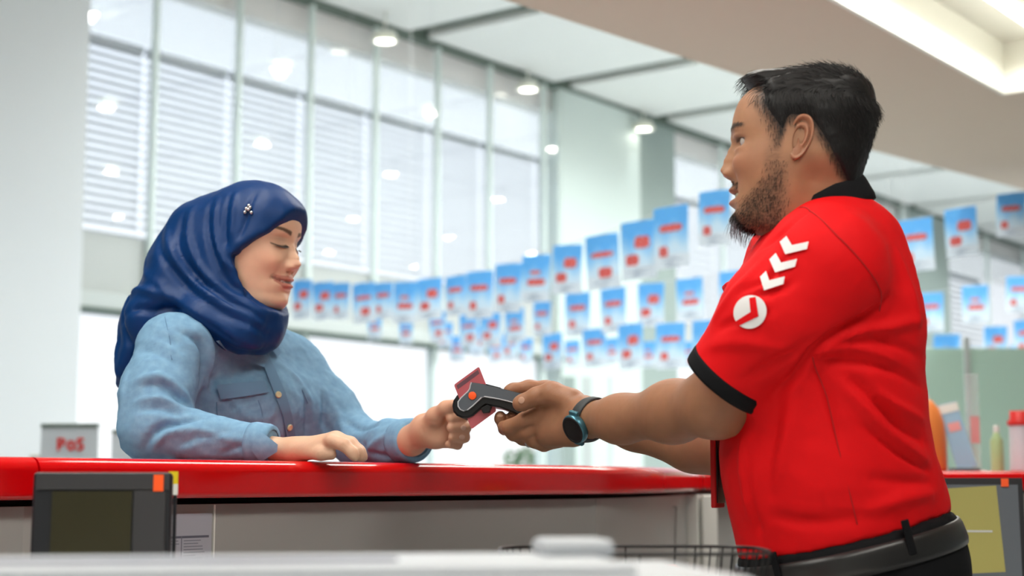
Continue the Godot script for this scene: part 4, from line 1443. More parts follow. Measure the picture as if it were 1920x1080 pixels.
	for p in [Vector3(-0.4558, 1.2381, -2.7943), Vector3(-0.4131, 1.1695, -2.8028), Vector3(-0.3913, 1.1074, -2.8105)]:
		var w := cast(t, p, look, 0.0080)
		var n := t.grad(w, t.all())
		var b := Basis(Vector3.UP.cross(n).normalized(), n, Vector3.UP.cross(n).normalized().cross(n))
		put.call("button", lathe([Vector2(0.0, -0.0015), Vector2(0.0058, -0.0015), Vector2(0.0062, 0.0008), Vector2(0.0052, 0.0020), Vector2(0.0040, 0.0012), Vector2(0.0, 0.0012)], w, 20, b), M.button, shirt)
	var c1 := put.call("cuff", band(t_uncut(t), Vector3(-0.4160, 1.0844, -2.7146), ax1, -0.034, 0.006, 0.08, 0.0050, -0.004, 56, 6), M.denim, o) as MeshInstance3D
	c1.set_meta("label", "rolled denim cuff")
	put.call("cuff_flap", print_on(t_uncut(t), [Vector3(-0.4311, 1.1011, -2.6097), Vector3(-0.4118, 1.1081, -2.6089), Vector3(-0.3854, 1.0872, -2.6115), Vector3(-0.3863, 1.0749, -2.6130), Vector3(-0.4153, 1.0575, -2.6151), Vector3(-0.4276, 1.0749, -2.6130)], Vector3(-0.16, -0.05, -0.985).normalized(), 0.0095, 0.005), M.denim, c1)
	var c2 := put.call("cuff", band(t_uncut(t), Vector3(-0.1802, 1.0953, -2.8916), ax2, -0.040, 0.008, 0.08, 0.0060, -0.004, 56, 6), M.denim, o) as MeshInstance3D
	c2.set_meta("label", "rolled denim cuff")

	# headscarf
	var g := Scarf.new()
	g.back = h.at.affine_inverse()
	var loc := func(x: float, y: float, z: float) -> Vector3:
		return h.at * Vector3(x, y, z)
	var hx := h.at.basis.x
	g.ell(loc.call(0, 0.034, -0.002), loc.call(0, -0.030, 0.0), 0.0840, 0.1060, 0.0840, 0.0980, hx, 0.03)
	g.ell(loc.call(0, -0.030, 0.0), loc.call(0, -0.100, 0.010), 0.0835, 0.0970, 0.067, 0.082, hx, 0.03)
	g.cap(Vector3(-0.5940, 1.4861, -2.9501), Vector3(-0.6152, 1.4367, -2.9613), 0.062, 0.062, 0.06)
	g.ell(Vector3(-0.5647, 1.4053, -2.9551), Vector3(-0.5279, 1.3172, -2.9861), 0.085, 0.085, 0.095, 0.085, sd, 0.05)
	g.chain([Vector3(-0.6098, 1.3594, -2.9103), Vector3(-0.5486, 1.3272, -2.8791), Vector3(-0.4921, 1.3009, -2.8722), Vector3(-0.4644, 1.2975, -2.9079), Vector3(-0.4603, 1.3102, -2.9567)], [0.042, 0.042, 0.038, 0.029, 0.024], 0.035)
	g.chain([Vector3(-0.5278, 1.3968, -2.8906), Vector3(-0.4817, 1.3419, -2.8873), Vector3(-0.4525, 1.3246, -2.9298)], [0.036, 0.033, 0.019], 0.03)
	g.ell(Vector3(-0.6294, 1.4280, -2.9724), Vector3(-0.6782, 1.3272, -2.9848), 0.090, 0.045, 0.105, 0.045, Vector3(0, 0, 1), 0.05)
	g.ell(Vector3(-0.6782, 1.3272, -2.9848), Vector3(-0.7086, 1.2466, -2.9948), 0.105, 0.045, 0.095, 0.026, Vector3(0, 0, 1), 0.05)
	g.ell(Vector3(-0.7086, 1.2466, -2.9948), Vector3(-0.7326, 1.1977, -2.9908), 0.095, 0.026, 0.075, 0.011, Vector3(0, 0, 1), 0.03)
	var gs := g.surface(0.0045)
	soften(gs, 1, 0.4)
	crumple(gs, 7.0, 0.0022, 2, Vector3(1.6, 0.9, 1.2))
	fold(gs, g, [
		[[Vector3(-0.5653, 1.5488, -2.8567), Vector3(-0.5672, 1.4968, -2.8430), Vector3(-0.5438, 1.4349, -2.8506), Vector3(-0.5099, 1.3737, -2.8481), Vector3(-0.4659, 1.3343, -2.8631)], -0.0072, 0.0060],
		[[Vector3(-0.5515, 1.5556, -2.8559), Vector3(-0.5516, 1.4968, -2.8430), Vector3(-0.5321, 1.4407, -2.8499), Vector3(-0.4973, 1.3814, -2.8472), Vector3(-0.4581, 1.3420, -2.8621)], 0.0055, 0.0056],
		[[Vector3(-0.5221, 1.5585, -2.8555), Vector3(-0.5263, 1.4987, -2.8428), Vector3(-0.5185, 1.4552, -2.8481), Vector3(-0.5068, 1.4194, -2.8526), Vector3(-0.4776, 1.3633, -2.8595)], -0.0055, 0.0048],
		[[Vector3(-0.5103, 1.5585, -2.8555), Vector3(-0.5107, 1.5084, -2.8416), Vector3(-0.5068, 1.4600, -2.8475), Vector3(-0.5010, 1.4291, -2.8514)], 0.0042, 0.0048],
		[[Vector3(-0.4711, 1.5459, -2.8571), Vector3(-0.4854, 1.4891, -2.8440), Vector3(-0.4990, 1.4484, -2.8490)], -0.0033, 0.0048],
		[[Vector3(-0.6176, 1.5201, -2.8804), Vector3(-0.6212, 1.4689, -2.8666), Vector3(-0.5946, 1.4130, -2.8634), Vector3(-0.5343, 1.3552, -2.8403), Vector3(-0.4565, 1.3024, -2.8569)], -0.0078, 0.0068],
		[[Vector3(-0.6008, 1.5368, -2.8784), Vector3(-0.6026, 1.4826, -2.8649), Vector3(-0.5770, 1.4227, -2.8622), Vector3(-0.5245, 1.3669, -2.8490), Vector3(-0.4584, 1.3178, -2.8550)], 0.0065, 0.0068],
		[[Vector3(-0.6589, 1.4806, -2.9155), Vector3(-0.6383, 1.4308, -2.8914), Vector3(-0.5887, 1.3701, -2.8586), Vector3(-0.5227, 1.3234, -2.8342), Vector3(-0.4390, 1.2850, -2.8591)], -0.0084, 0.0072],
		[[Vector3(-0.6449, 1.5005, -2.9131), Vector3(-0.6285, 1.4465, -2.8895), Vector3(-0.5789, 1.3827, -2.8571), Vector3(-0.5226, 1.3398, -2.8422), Vector3(-0.4468, 1.2966, -2.8576)], 0.0065, 0.0068],
		[[Vector3(-0.6784, 1.4439, -2.9402), Vector3(-0.6566, 1.3951, -2.9160), Vector3(-0.6015, 1.3499, -2.8712), Vector3(-0.5305, 1.3071, -2.8362), Vector3(-0.4532, 1.2685, -2.8712)], 0.0065, 0.0080],
		[[Vector3(-0.6961, 1.3161, -2.9157), Vector3(-0.6477, 1.3384, -2.8827), Vector3(-0.5994, 1.3304, -2.8635)], -0.0104, 0.0072],
		[[Vector3(-0.7088, 1.3518, -2.9314), Vector3(-0.6621, 1.3661, -2.8994), Vector3(-0.6064, 1.3529, -2.8708)], 0.0078, 0.0088],
		[[Vector3(-0.6868, 1.3617, -2.9302), Vector3(-0.6937, 1.2896, -2.9089), Vector3(-0.7055, 1.2308, -2.9162)], -0.0065, 0.0072],
		[[Vector3(-0.7088, 1.3221, -2.9351), Vector3(-0.7139, 1.2610, -2.9225), Vector3(-0.7218, 1.2069, -2.9292)], 0.0065, 0.0064],
		[[Vector3(-0.5701, 1.3206, -2.8446), Vector3(-0.5179, 1.2832, -2.8392), Vector3(-0.4584, 1.2609, -2.8621)], 0.0039, 0.0048],
		[[Vector3(-0.4922, 1.3923, -2.8559), Vector3(-0.4759, 1.3602, -2.8498), Vector3(-0.4483, 1.3324, -2.8633)], -0.0046, 0.0040]])
	var scarf := put.call("headscarf", gs, M.blue_cloth, o) as MeshInstance3D
	scarf.set_meta("label", "royal blue satin headscarf")
	# brooch: small stones in a cluster
	var bm := [Vector3(-0.4805, 1.5210, -2.8400), Vector3(-0.4805, 1.5132, -2.8410), Vector3(-0.4863, 1.5084, -2.8416), Vector3(-0.4746, 1.5074, -2.8417), Vector3(-0.4776, 1.5171, -2.8405), Vector3(-0.4844, 1.5152, -2.8407)]
	var stones := []
	for p in bm:
		stones.append(ball(g.onto(p, 0.0010), Vector3.ONE * 0.0036, Basis.IDENTITY, 6))
	put.call("brooch", join(stones), M.silver, scarf).set_meta("label", "small silver brooch")
	# legs, behind the counter
	var tr := Field.new()
	tr.ell(Vector3(-0.5435, 1.0250, -3.0524), Vector3(-0.5435, 0.8215, -3.0775), 0.165, 0.12, 0.16, 0.12, sd, 0.04)
	tr.ell(Vector3(-0.5685, 0.8234, -3.0471), Vector3(-0.5685, -0.0834, -3.1590), 0.085, 0.1, 0.05, 0.06, sd, 0.04)
	tr.ell(Vector3(-0.5140, 0.8169, -3.1486), Vector3(-0.5140, -0.1202, -3.2643), 0.085, 0.1, 0.05, 0.06, sd, 0.04)
	tr.cuts.append(Plane(Vector3.DOWN, -0.01))
	tr.cuts.append(Plane(Vector3.UP, 0.95))
	put.call("trousers", tr.surface(0.016), M.black_cloth, o)

func t_uncut(t: Field) -> Field:
	var f := Field.new()
	for i in t.a.size():
		f._put(t.a[i], t.a[i] + t.ab[i], t.ra[i], t.rb[i], t.k[i], t.side[i])
	return f

# a field with more planes that only cut near given points
func clipped(t: Field, cut: Array, c: Array, reach: float, cell: float) -> Dictionary:
	var f := Clip.new()
	for i in t.a.size():
		f._put(t.a[i], t.a[i] + t.ab[i], t.ra[i], t.rb[i], t.k[i], t.side[i])
	f.floor_cut = t.cuts[0]
	f.near_cut = cut
	f.near_at = c
	f.reach = reach
	return f.surface(cell)

class Clip extends Field:
	var floor_cut: Plane
	var near_cut: Array
	var near_at: Array
	var reach := 0.1
	func dist(p: Vector3, ids: PackedInt32Array) -> float:
		var d := maxf(super.dist(p, ids), floor_cut.distance_to(p))
		for j in near_cut.size():
			if p.distance_to(near_at[j]) < reach:
				d = maxf(d, (near_cut[j] as Plane).distance_to(p))
		return d


# ---------------------------------------------------------------- the hall
const WA := Vector3(-3.776, 0, -14.0)       # foot of the window wall where the first bay starts
const WU := Vector3(0.601, 0, -0.799)       # along the window wall, away from us
const WI := Vector3(0.799, 0, 0.601)        # from the window wall into the room
const TROUGH := Vector3(2.14, 2.7, -6.73)   # far corner of the lamp recess in the dropped ceiling

func wp(s: float, y: float, o := 0.0) -> Vector3:
	return WA + WU * s + WI * o + Vector3(0, y, 0)

func wbox(s0: float, s1: float, y0: float, y1: float, o0: float, o1: float, bevel := 0.0) -> Dictionary:
	return bx(Vector3(absf(s1 - s0), y1 - y0, absf(o1 - o0)), wp((s0 + s1) / 2, (y0 + y1) / 2, (o0 + o1) / 2), bevel, Basis(WU, Vector3.UP, WU.cross(Vector3.UP)))

func build_shell() -> void:
	# floor and hall ceiling, the other walls closing the room
	struct("floor", bx(Vector3(60, 0.2, 60), Vector3(6, -0.1, -14)), M.floor_tile, "pale polished floor of the hall")
	struct("wall_back", wbox(-16, 34, -0.1, 6.5, 24.0, 24.3), M.wall_white)
	struct("wall_left", wbox(-16.3, -16, -0.1, 6.5, -0.3, 24.3), M.wall_white)
	struct("wall_right", wbox(34, 34.3, -0.1, 6.5, -0.3, 24.3), M.wall_white)
	var ceil := struct("ceiling", wbox(-16, 34, 6.14, 6.5, -0.3, 24.3), M.ceiling_dark, "hall ceiling with shadow gaps between white panels")
	# white ceiling panels with shadow gaps between them
	var edge := [-6.0, -2.6, 1.55, 4.22, 7.05, 9.45, 12.3, 15.2, 18.2, 21.2, 24.5]
	for j in edge.size() - 1:
		for r in [[0.14, 5.0], [5.25, 10.0], [10.25, 15.0]]:
			obj("ceiling_panel", wbox(edge[j] + 0.28, edge[j + 1] - 0.06, 6.06, 6.14, r[0], r[1], 0.01), M.ceiling_white, ceil)
	# window wall: sill band, bands above the blinds, piers
	struct("wall_window_spandrel", wbox(-16, 34, 2.70, 3.26, -0.25, 0.0), M.spandrel_grey, "white wall band between shop front and upper windows")
	struct("trim_1", wbox(-2, 7.2, 2.56, 2.70, -0.12, 0.16, 0.01), M.valance, "grey valance over the shop front glass")
	struct("trim_2", wbox(-2, 7.2, 2.53, 2.56, -0.12, 0.17), M.trim_green)
	struct("window_head", wbox(-16, 34, 5.12, 5.72, -0.06, -0.05), M.frosted, "frosted white glass band above the window blinds")
	struct("wall_window_top", wbox(-16, 34, 5.72, 6.2, -0.25, -0.06), M.wall_pink)
	struct("trim_3", wbox(-2, 34, 6.02, 6.14, -0.04, 0.12), M.trim_green)
	struct("wall_pillar", wbox(-16, -0.55, -0.05, 6.3, -0.2, 0.6, 0.02), M.wall_pillar, "white wall pier at the left edge of the hall")
	struct("wall_pier", wbox(7.18, 9.07, -0.05, 6.14, -0.25, 0.10, 0.01), M.wall_pier, "pale grey pier between the window bays")
	struct("wall_pier_panel", wbox(9.07, 10.12, -0.05, 6.14, -0.25, 0.02), M.pier_dark, "darker grey panel beside the pale pier")
	struct("wall_pier_far", wbox(18.08, 20.12, -0.05, 6.14, -0.25, 0.10, 0.01), M.pier_dark, "grey pier far down the hall")
	# bays with mullions and glass; venetian blinds behind the upper glass
	var mull := [-0.55, 0.62, 1.68, 2.70, 3.72, 4.78, 5.76, 6.87, 7.18, 0, 10.12, 11.4, 12.7, 14.0, 15.3, 16.7, 18.08, 0, 20.12, 22.3, 24.5, 26.7]
	var bay := 0
	var names := ["first", "second", "third", "fourth", "fifth", "sixth", "seventh", "narrow eighth", "ninth", "tenth", "eleventh", "twelfth", "thirteenth", "fourteenth", "fifteenth", "sixteenth", "seventeenth"]
	var slat_mesh := {}
	for j in mull.size() - 1:
		if mull[j + 1] == 0 or mull[j] == 0:
			continue
		var s0: float = mull[j]
		var s1: float = mull[j + 1]
		bay += 1
		var root := Node3D.new()
		root.name = "window_%d" % bay
		add_child(root)
		root.set_meta("kind", "structure")
		obj("mullion", wbox(s1 - 0.022, s1 + 0.022, 2.70, 6.02, 0.02, 0.09, 0.006), M.mullion, root)
		obj("pane", wbox(s0 + 0.03, s1 - 0.03, 3.26, 5.72, 0.058, 0.062), M.glass, root)
		if bay % 2 == 1 or s1 - s0 > 1.2:
			obj("shop_front_mullion", wbox(s1 - 0.035, s1 + 0.035, 0.0, 2.56, -0.06, 0.06, 0.006), M.mullion, root)
		obj("shop_front_pane", wbox(s0 + 0.03, s1 - 0.03, 0.05, 2.53, -0.012, -0.006), M.glass, root)
		if bay == 16:
			continue          # this bay has no blind
		# the blind
		var b := Node3D.new()
		b.name = numbered("venetian_blind")
		add_child(b)
		b.position = wp((s0 + s1) / 2, 5.08, -0.10)
		tag(b, "white venetian blind in the %s window bay from the left pillar" % names[bay - 1], "blind", "venetian blinds of the window wall")
		var wd := s1 - s0 - 0.05
		var basis := Basis(WU, Vector3.UP, WU.cross(Vector3.UP))
		obj("head_rail", bx(Vector3(wd, 0.06, 0.06), Vector3(0, 0.0, 0), 0.006, basis), M.slat, b)
		var pitch := 0.082 if s1 < 8.0 else 0.11
		var key := "%.3f" % wd
		if not slat_mesh.has(key):
			var tilt := basis * Basis(Vector3.RIGHT, 0.95)
			slat_mesh[key] = mesh_of(bx(Vector3(wd, 0.0022, 0.062), Vector3.ZERO, 0.0, tilt))
		for q in int(1.80 / pitch):
			var sl := obj("slat", slat_mesh[key], M.slat, b)
			sl.position = Vector3(0, -0.06 - pitch * q, 0)
		obj("bottom_rail", bx(Vector3(wd, 0.03, 0.05), Vector3(0, -1.80, 0), 0.006, basis), M.slat, b)
	# outside: pavement, a pale block across the street
	struct("ground_outside", wbox(-60, 80, -0.3, -0.1, -90, -0.3), M.pavement, "bright pavement outside")
	var bl := thing("building", "pale concrete building across the street seen through the left blinds", "building", wp(-9, 0, -14))
	var bsz := Basis(WU, Vector3.UP, WU.cross(Vector3.UP))
	obj("wall", bx(Vector3(10, 7.2, 6), Vector3(1.6, 3.6, 0), 0.0, bsz), M.outside_wall, bl)
	obj("roof_slab", bx(Vector3(11.2, 0.5, 7.2), Vector3(1.6, 7.4, 0), 0.0, bsz), M.outside_roof, bl)
	for q in 3:
		obj("window", bx(Vector3(0.9, 1.1, 0.1), bsz * Vector3(0.2 + q * 2.0, 0, -3.03) + Vector3(1.6, 5.6, 0), 0.0, bsz), M.outside_roof, bl)
	# door frame and shrub beyond the shop front, seen under the hands
	var df := thing("door_frame", "grey metal door frame beyond the hands in the shop front", "door frame", Vector3(0.8487, 1.0514, -19.1405) * Vector3(1, 0, 1))
	for q in [[-0.16, 0.16], [0.06, 0.12], [0.34, 0.04]]:
		obj("post", bx(Vector3(q[1], 2.3, 0.08), Vector3(q[0], 1.15, 0), 0.005), M.pier_dark if q[1] > 0.13 else M.valance, df)
	var sh := thing("shrub", "green shrub outside the shop front beneath the hands", "plant", Vector3(0.2284, 1.1553, -27.1884) * Vector3(1, 0, 1))
	var rng := RandomNumberGenerator.new()
	rng.seed = 11
	obj("pot", lathe([Vector2(0, 0), Vector2(0.22, 0), Vector2(0.3, 0.5), Vector2(0.26, 0.5), Vector2(0.24, 0.42), Vector2(0, 0.42)], Vector3.ZERO, 24), M.valance, sh)
	var leaves := []
	for q in 260:
		var d := Vector3(rng.randfn(), rng.randfn(), rng.randfn()).normalized()
		var c := Vector3(0, 1.18, 0) + d * Vector3(0.50, 0.52, 0.50) * rng.randf_range(0.5, 1.0)
		var x := Vector3(rng.randfn(), rng.randfn(), rng.randfn()).normalized()
		var y := x.cross(d).normalized()
		leaves.append({"v": PackedVector3Array([c - x * 0.09, c + y * 0.035, c + x * 0.09, c - y * 0.035]), "i": PackedInt32Array([0, 1, 2, 0, 2, 3])})
	obj("foliage", join(leaves), M.leaf, sh).set_meta("kind", "stuff")

# the dropped ceiling over the staff side with its lamp recess
func tp(a: float, b: float, y: float) -> Vector3:
	return TROUGH + WU * a + WI * b + Vector3(0, y, 0)

func poly_slab(pts: Array, y0: float, y1: float) -> Dictionary:
	var o := PackedVector2Array()
	for p: Vector2 in pts:
		o.append(p)
	return slab(o, tp(0, 0, y1), WU, WI, y1 - y0) if WU.cross(WI).y < 0 else slab(o, tp(0, 0, y0), WU, WI, y1 - y0)

func build_soffit() -> void:
	var m: Material = M.soffit
	var strips := [
		[Vector2(-8.2, -1.30), Vector2(-2.40, -0.91), Vector2(-0.979, -0.752), Vector2(-0.3, -0.78), Vector2(0.718, -0.941), Vector2(2.28, -0.691), Vector2(6.0, -0.4), Vector2(6.0, 0.0), Vector2(-8.2, 0.0)],
		[Vector2(0.0, 0.0), Vector2(6.0, 0.0), Vector2(6.0, 0.75), Vector2(0.0, 0.75)],
		[Vector2(-4.4, 0.0), Vector2(-4.0, 0.0), Vector2(-4.0, 0.75), Vector2(-4.4, 0.75)],
		[Vector2(-8.4, 0.75), Vector2(6.0, 0.75), Vector2(6.0, 2.0), Vector2(-8.4, 2.0)],
		[Vector2(-8.4, 2.75), Vector2(6.0, 2.75), Vector2(6.0, 6.0), Vector2(-8.4, 6.0)],
		[Vector2(-4.4, 2.0), Vector2(6.0, 2.0), Vector2(6.0, 2.75), Vector2(-4.4, 2.75)]]
	var root := Node3D.new()
	root.name = "ceiling_dropped"
	add_child(root)
	root.set_meta("kind", "structure")
	root.set_meta("label", "beige dropped ceiling over the staff side")
	for s in strips:
		obj("ceiling_board", poly_slab(s, 0.0, 0.45), m, root)
	# lamps in their recesses; all but the first are unseen, added as fill
	var where := ["in the beige dropped ceiling above the clerk", "added unseen over the counter as fill", "added unseen behind the camera as fill"]
	var k := 0
	for r in [[-4.0, 0.0, 0.0], [-8.2, -4.4, 0.0], [-8.2, -4.4, 2.0]]:
		var a0: float = r[0]
		var a1: float = r[1]
		var b0: float = r[2]
		var l := thing("ceiling_light", "white recessed strip light fitting %s" % where[k], "ceiling light", tp((a0 + a1) / 2, b0 + 0.375, 0.0), "strip lights of the dropped ceiling")
		k += 1
		var bs := Basis(WU, Vector3.UP, WU.cross(Vector3.UP))
		var ln := a1 - a0
		obj("reflector", bx(Vector3(ln, 0.02, 0.75), Vector3(0, 0.24, 0), 0.0, bs), M.lamp_white, l)
		for q in [-0.365, 0.365]:
			obj("side_panel", bx(Vector3(ln, 0.25, 0.02), bs.z * q + Vector3(0, 0.125, 0), 0.0, bs), M.lamp_white, l)
		for q in [-1.0, 1.0]:
			obj("end_panel", bx(Vector3(0.02, 0.25, 0.73), WU * q * (ln / 2 - 0.01) + Vector3(0, 0.125, 0), 0.0, bs), M.lamp_white, l)
		for q in [-0.10, 0.12]:
			obj("tube_lamp", tube([WU * (-ln / 2 + 0.1) + bs.z * q + Vector3(0, 0.17, 0), WU * (ln / 2 - 0.1) + bs.z * q + Vector3(0, 0.17, 0)], 0.018, 12), M.tube_glow, l)
			obj("lamp_holder", bx(Vector3(ln - 0.1, 0.03, 0.05), bs.z * q + Vector3(0, 0.215, 0), 0.005, bs), M.lamp_white, l)
		var al := AreaLight3D.new()
		al.name = "strip_area_light"
		l.add_child(al)
		al.area_size = Vector2(ln - 0.2, 0.5)
		al.position = Vector3(0, 0.12, 0)
		al.basis = Basis(WU, WU.cross(Vector3.DOWN), Vector3.UP)      # its -z looks down
		al.light_energy = STRIP_ENERGY
		al.light_color = Color(1.0, 0.985, 0.96)
		al.area_range = 40.0
		al.shadow_enabled = true

func build_downlights() -> void:
	var disc := mesh_of(lathe([Vector2(0.0, 0.0), Vector2(0.105, 0.0)], Vector3.ZERO, 24))
	var ring := mesh_of(turned(lathe([Vector2(0.105, 0.006), Vector2(0.11, -0.012), Vector2(0.140, -0.012), Vector2(0.145, 0.0), Vector2(0.145, 0.02)], Vector3.ZERO, 24)))
	var rows := ["first", "second", "third", "fourth"]
	for r in 4:
		var o: float = [2.3, 5.6, 9.1, 12.5][r]
		for q in range(-1 if r == 0 else -3, 7):  # columns below zero are unseen, added to brighten the left pier and posters
			var p := wp(4.45 + 2.9 * q - 2.9 * int(r == 1), 6.05, o)
			downlight(disc, ring, p, "round downlight in the hall ceiling, %s row from the window wall" % rows[r], "ceiling downlights, %s row" % rows[r])
	var hung_n := 0
	for p in [Vector3(-1.3692, 5.7471, -16.5454), Vector3(0.1959, 5.7968, -18.8567), Vector3(1.7888, 5.7847, -20.9742)]:
		downlight(disc, ring, p, "round downlight hanging by the window wall, %s of three" % ["leftmost", "middle one", "rightmost"][hung_n], "downlights along the window wall", true)
		hung_n += 1

func downlight(disc: Mesh, ring: Mesh, p: Vector3, label: String, group: String, hung := false) -> void:
	var l := thing("downlight", label, "ceiling light", p, group)
	obj("lamp_disc", disc, M.down_glow_soft if hung else M.down_glow, l)
	obj("ring", ring, M.lamp_white, l)
	if hung:
		obj("housing", lathe([Vector2(0.0, 0.10), Vector2(0.11, 0.10), Vector2(0.145, 0.02), Vector2(0.145, 0.0)], Vector3.ZERO, 24), M.lamp_white, l)
		obj("stem", tube([Vector3(0, 0.09, 0), Vector3(0, 6.08 - p.y, 0)], 0.012, 8), M.lamp_white, l)
	var s := SpotLight3D.new()
	s.name = "down_spot"
	l.add_child(s)
	s.position = Vector3(0, -0.03, 0)
	s.rotation_degrees = Vector3(-90, 0, 0)
	s.spot_angle = 32 if hung else 78
	s.spot_range = 40
	s.light_energy = 0.15 if hung else DOWN_ENERGY
	s.light_size = 0.08
	s.light_color = Color(0.97, 1.0, 1.0)
	s.shadow_enabled = true

func poster_print(n: int) -> ImageTexture:
	var im := Image.create(64, 92, false, Image.FORMAT_RGB8)
	var rng := RandomNumberGenerator.new()
	rng.seed = 50 + n
	for y in 92:
		for x in 64:
			var c := Color(0.48, 0.78, 0.96).lerp(Color(0.88, 0.94, 0.98), clampf((y - 20.0) / 40.0 + 0.12 * sin(x * 0.2 + n), 0.0, 1.0))
			if y > 70:
				c = Color(0.92, 0.94, 0.96)
			im.set_pixel(x, y, c)
	# red and white lettering blocks, as far as they can be made out
	var red := Color(0.90, 0.38, 0.35)
	var blocks := [[Rect2i(12, 26, 42, 12), Rect2i(10, 58, 18, 16)], [Rect2i(26, 24, 28, 20), Rect2i(8, 52, 26, 18)], [Rect2i(14, 46, 40, 14), Rect2i(20, 30, 24, 8)], [Rect2i(10, 30, 44, 9), Rect2i(24, 56, 26, 18)]]
	for r: Rect2i in blocks[n]:
		for y in range(r.position.y, r.end.y):
			for x in range(r.position.x, r.end.x):
				var d := Vector2((x - r.get_center().x) / (r.size.x * 0.5), (y - r.get_center().y) / (r.size.y * 0.5))
				if pow(absf(d.x), 3) + pow(absf(d.y), 3) < 1.0:
					im.set_pixel(x, y, red if (x / 3 + y / 5 + n) % 4 else Color(0.93, 0.72, 0.70))
	for q in 5:
		im.fill_rect(Rect2i(rng.randi_range(8, 30), 76 + 3 * q, rng.randi_range(14, 28), 1), Color(0.55, 0.6, 0.68))
	return ImageTexture.create_from_image(im)

func build_posters() -> void:
	var rng := RandomNumberGenerator.new()
	rng.seed = 21
	var mats := []
	for n in 4:
		var m := mat("poster_print_%d" % n, Color.WHITE, 0.55)
		m.albedo_texture = poster_print(n)
		m.texture_repeat = false
		m.backlight_enabled = true
		m.backlight = Color(0.9, 0.9, 0.9)
		mats.append(m)
	var meshes := {}
	var said := {"first": "in the longest row below the clerk's face", "second": "in the second row left of the clerk", "third": "in the third row above the shop front", "fourth": "in the hindmost row left of the clerk",
		"fifth": "in the top row right of the clerk", "sixth": "in the middle row right of the clerk", "seventh": "in the lower row right of the clerk", "eighth": "in the hindmost row right of the clerk"}
	var nths := ["first", "second", "third", "fourth", "fifth", "sixth", "seventh", "eighth", "ninth", "tenth", "eleventh", "twelfth", "thirteenth", "fourteenth", "fifteenth", "sixteenth"]
	for row in POSTERS:
		var tops := []
		for p in POSTERS[row]:
			tops.append(Vector3(p[0], p[1] + 0.0022, p[2]))
		var ends: Array = tops.duplicate()
		ends.push_front(tops[0] - WI * 0.35 + Vector3(0, 0.03, 0))
		ends.push_front(Vector3(ends[0].x, 6.0595, ends[0].z))        # tied to the hall ceiling
		ends.append(tops[-1] + WI * 0.25 + Vector3(0, 0.0 if row == "fifth" else 0.06, 0))
		var st := obj("poster_string", tube(ends, 0.0022, 5), M.string)
		tag(st, "thin string carrying the blue posters %s" % said[row], "string")
		var nth := -1
		for p in POSTERS[row]:
			nth += 1
			var hgt: float = p[3]
			var wid := hgt * 0.70
			var key := "%.2f" % hgt
			if not meshes.has(key):
				# a sheet of card, slightly bowed, with a thickness
				var v := PackedVector3Array()
				var uv := PackedVector2Array()
				var ix := PackedInt32Array()
				for y in 4:
					for x in 5:
						var a := x / 4.0
						v.append(Vector3((a - 0.5) * wid, -hgt * y / 3.0, 0.012 * sin(a * PI) + 0.006 * sin(y * 1.1)))
						uv.append(Vector2(a, y / 3.0))
				for y in 3:
					for x in 4:
						var i := y * 5 + x
						ix.append_array([i, i + 1, i + 6, i, i + 6, i + 5])
				var nb := v.size()
				for j in nb:
					v.append(v[j] - Vector3(0, 0, 0.001))
					uv.append(uv[j])
				for t in range(0, 72, 3):
					ix.append_array([nb + ix[t], nb + ix[t + 2], nb + ix[t + 1]])
				meshes[key] = mesh_of({"v": v, "i": ix, "uv": uv})
			var o := obj("hanging_poster", meshes[key], mats[rng.randi() % 4])
			o.position = Vector3(p[0], p[1], p[2])
			var turn := rng.randf_range(-0.14, 0.14)
			o.basis = Basis(Vector3.UP, turn) * Basis(WI, Vector3.UP, WI.cross(Vector3.UP)) * Basis(Vector3.BACK, rng.randf_range(-0.06, 0.06))
			tag(o, "blue and red poster, %s from the left %s" % [nths[nth], said[row]], "poster", "blue posters %s" % said[row])

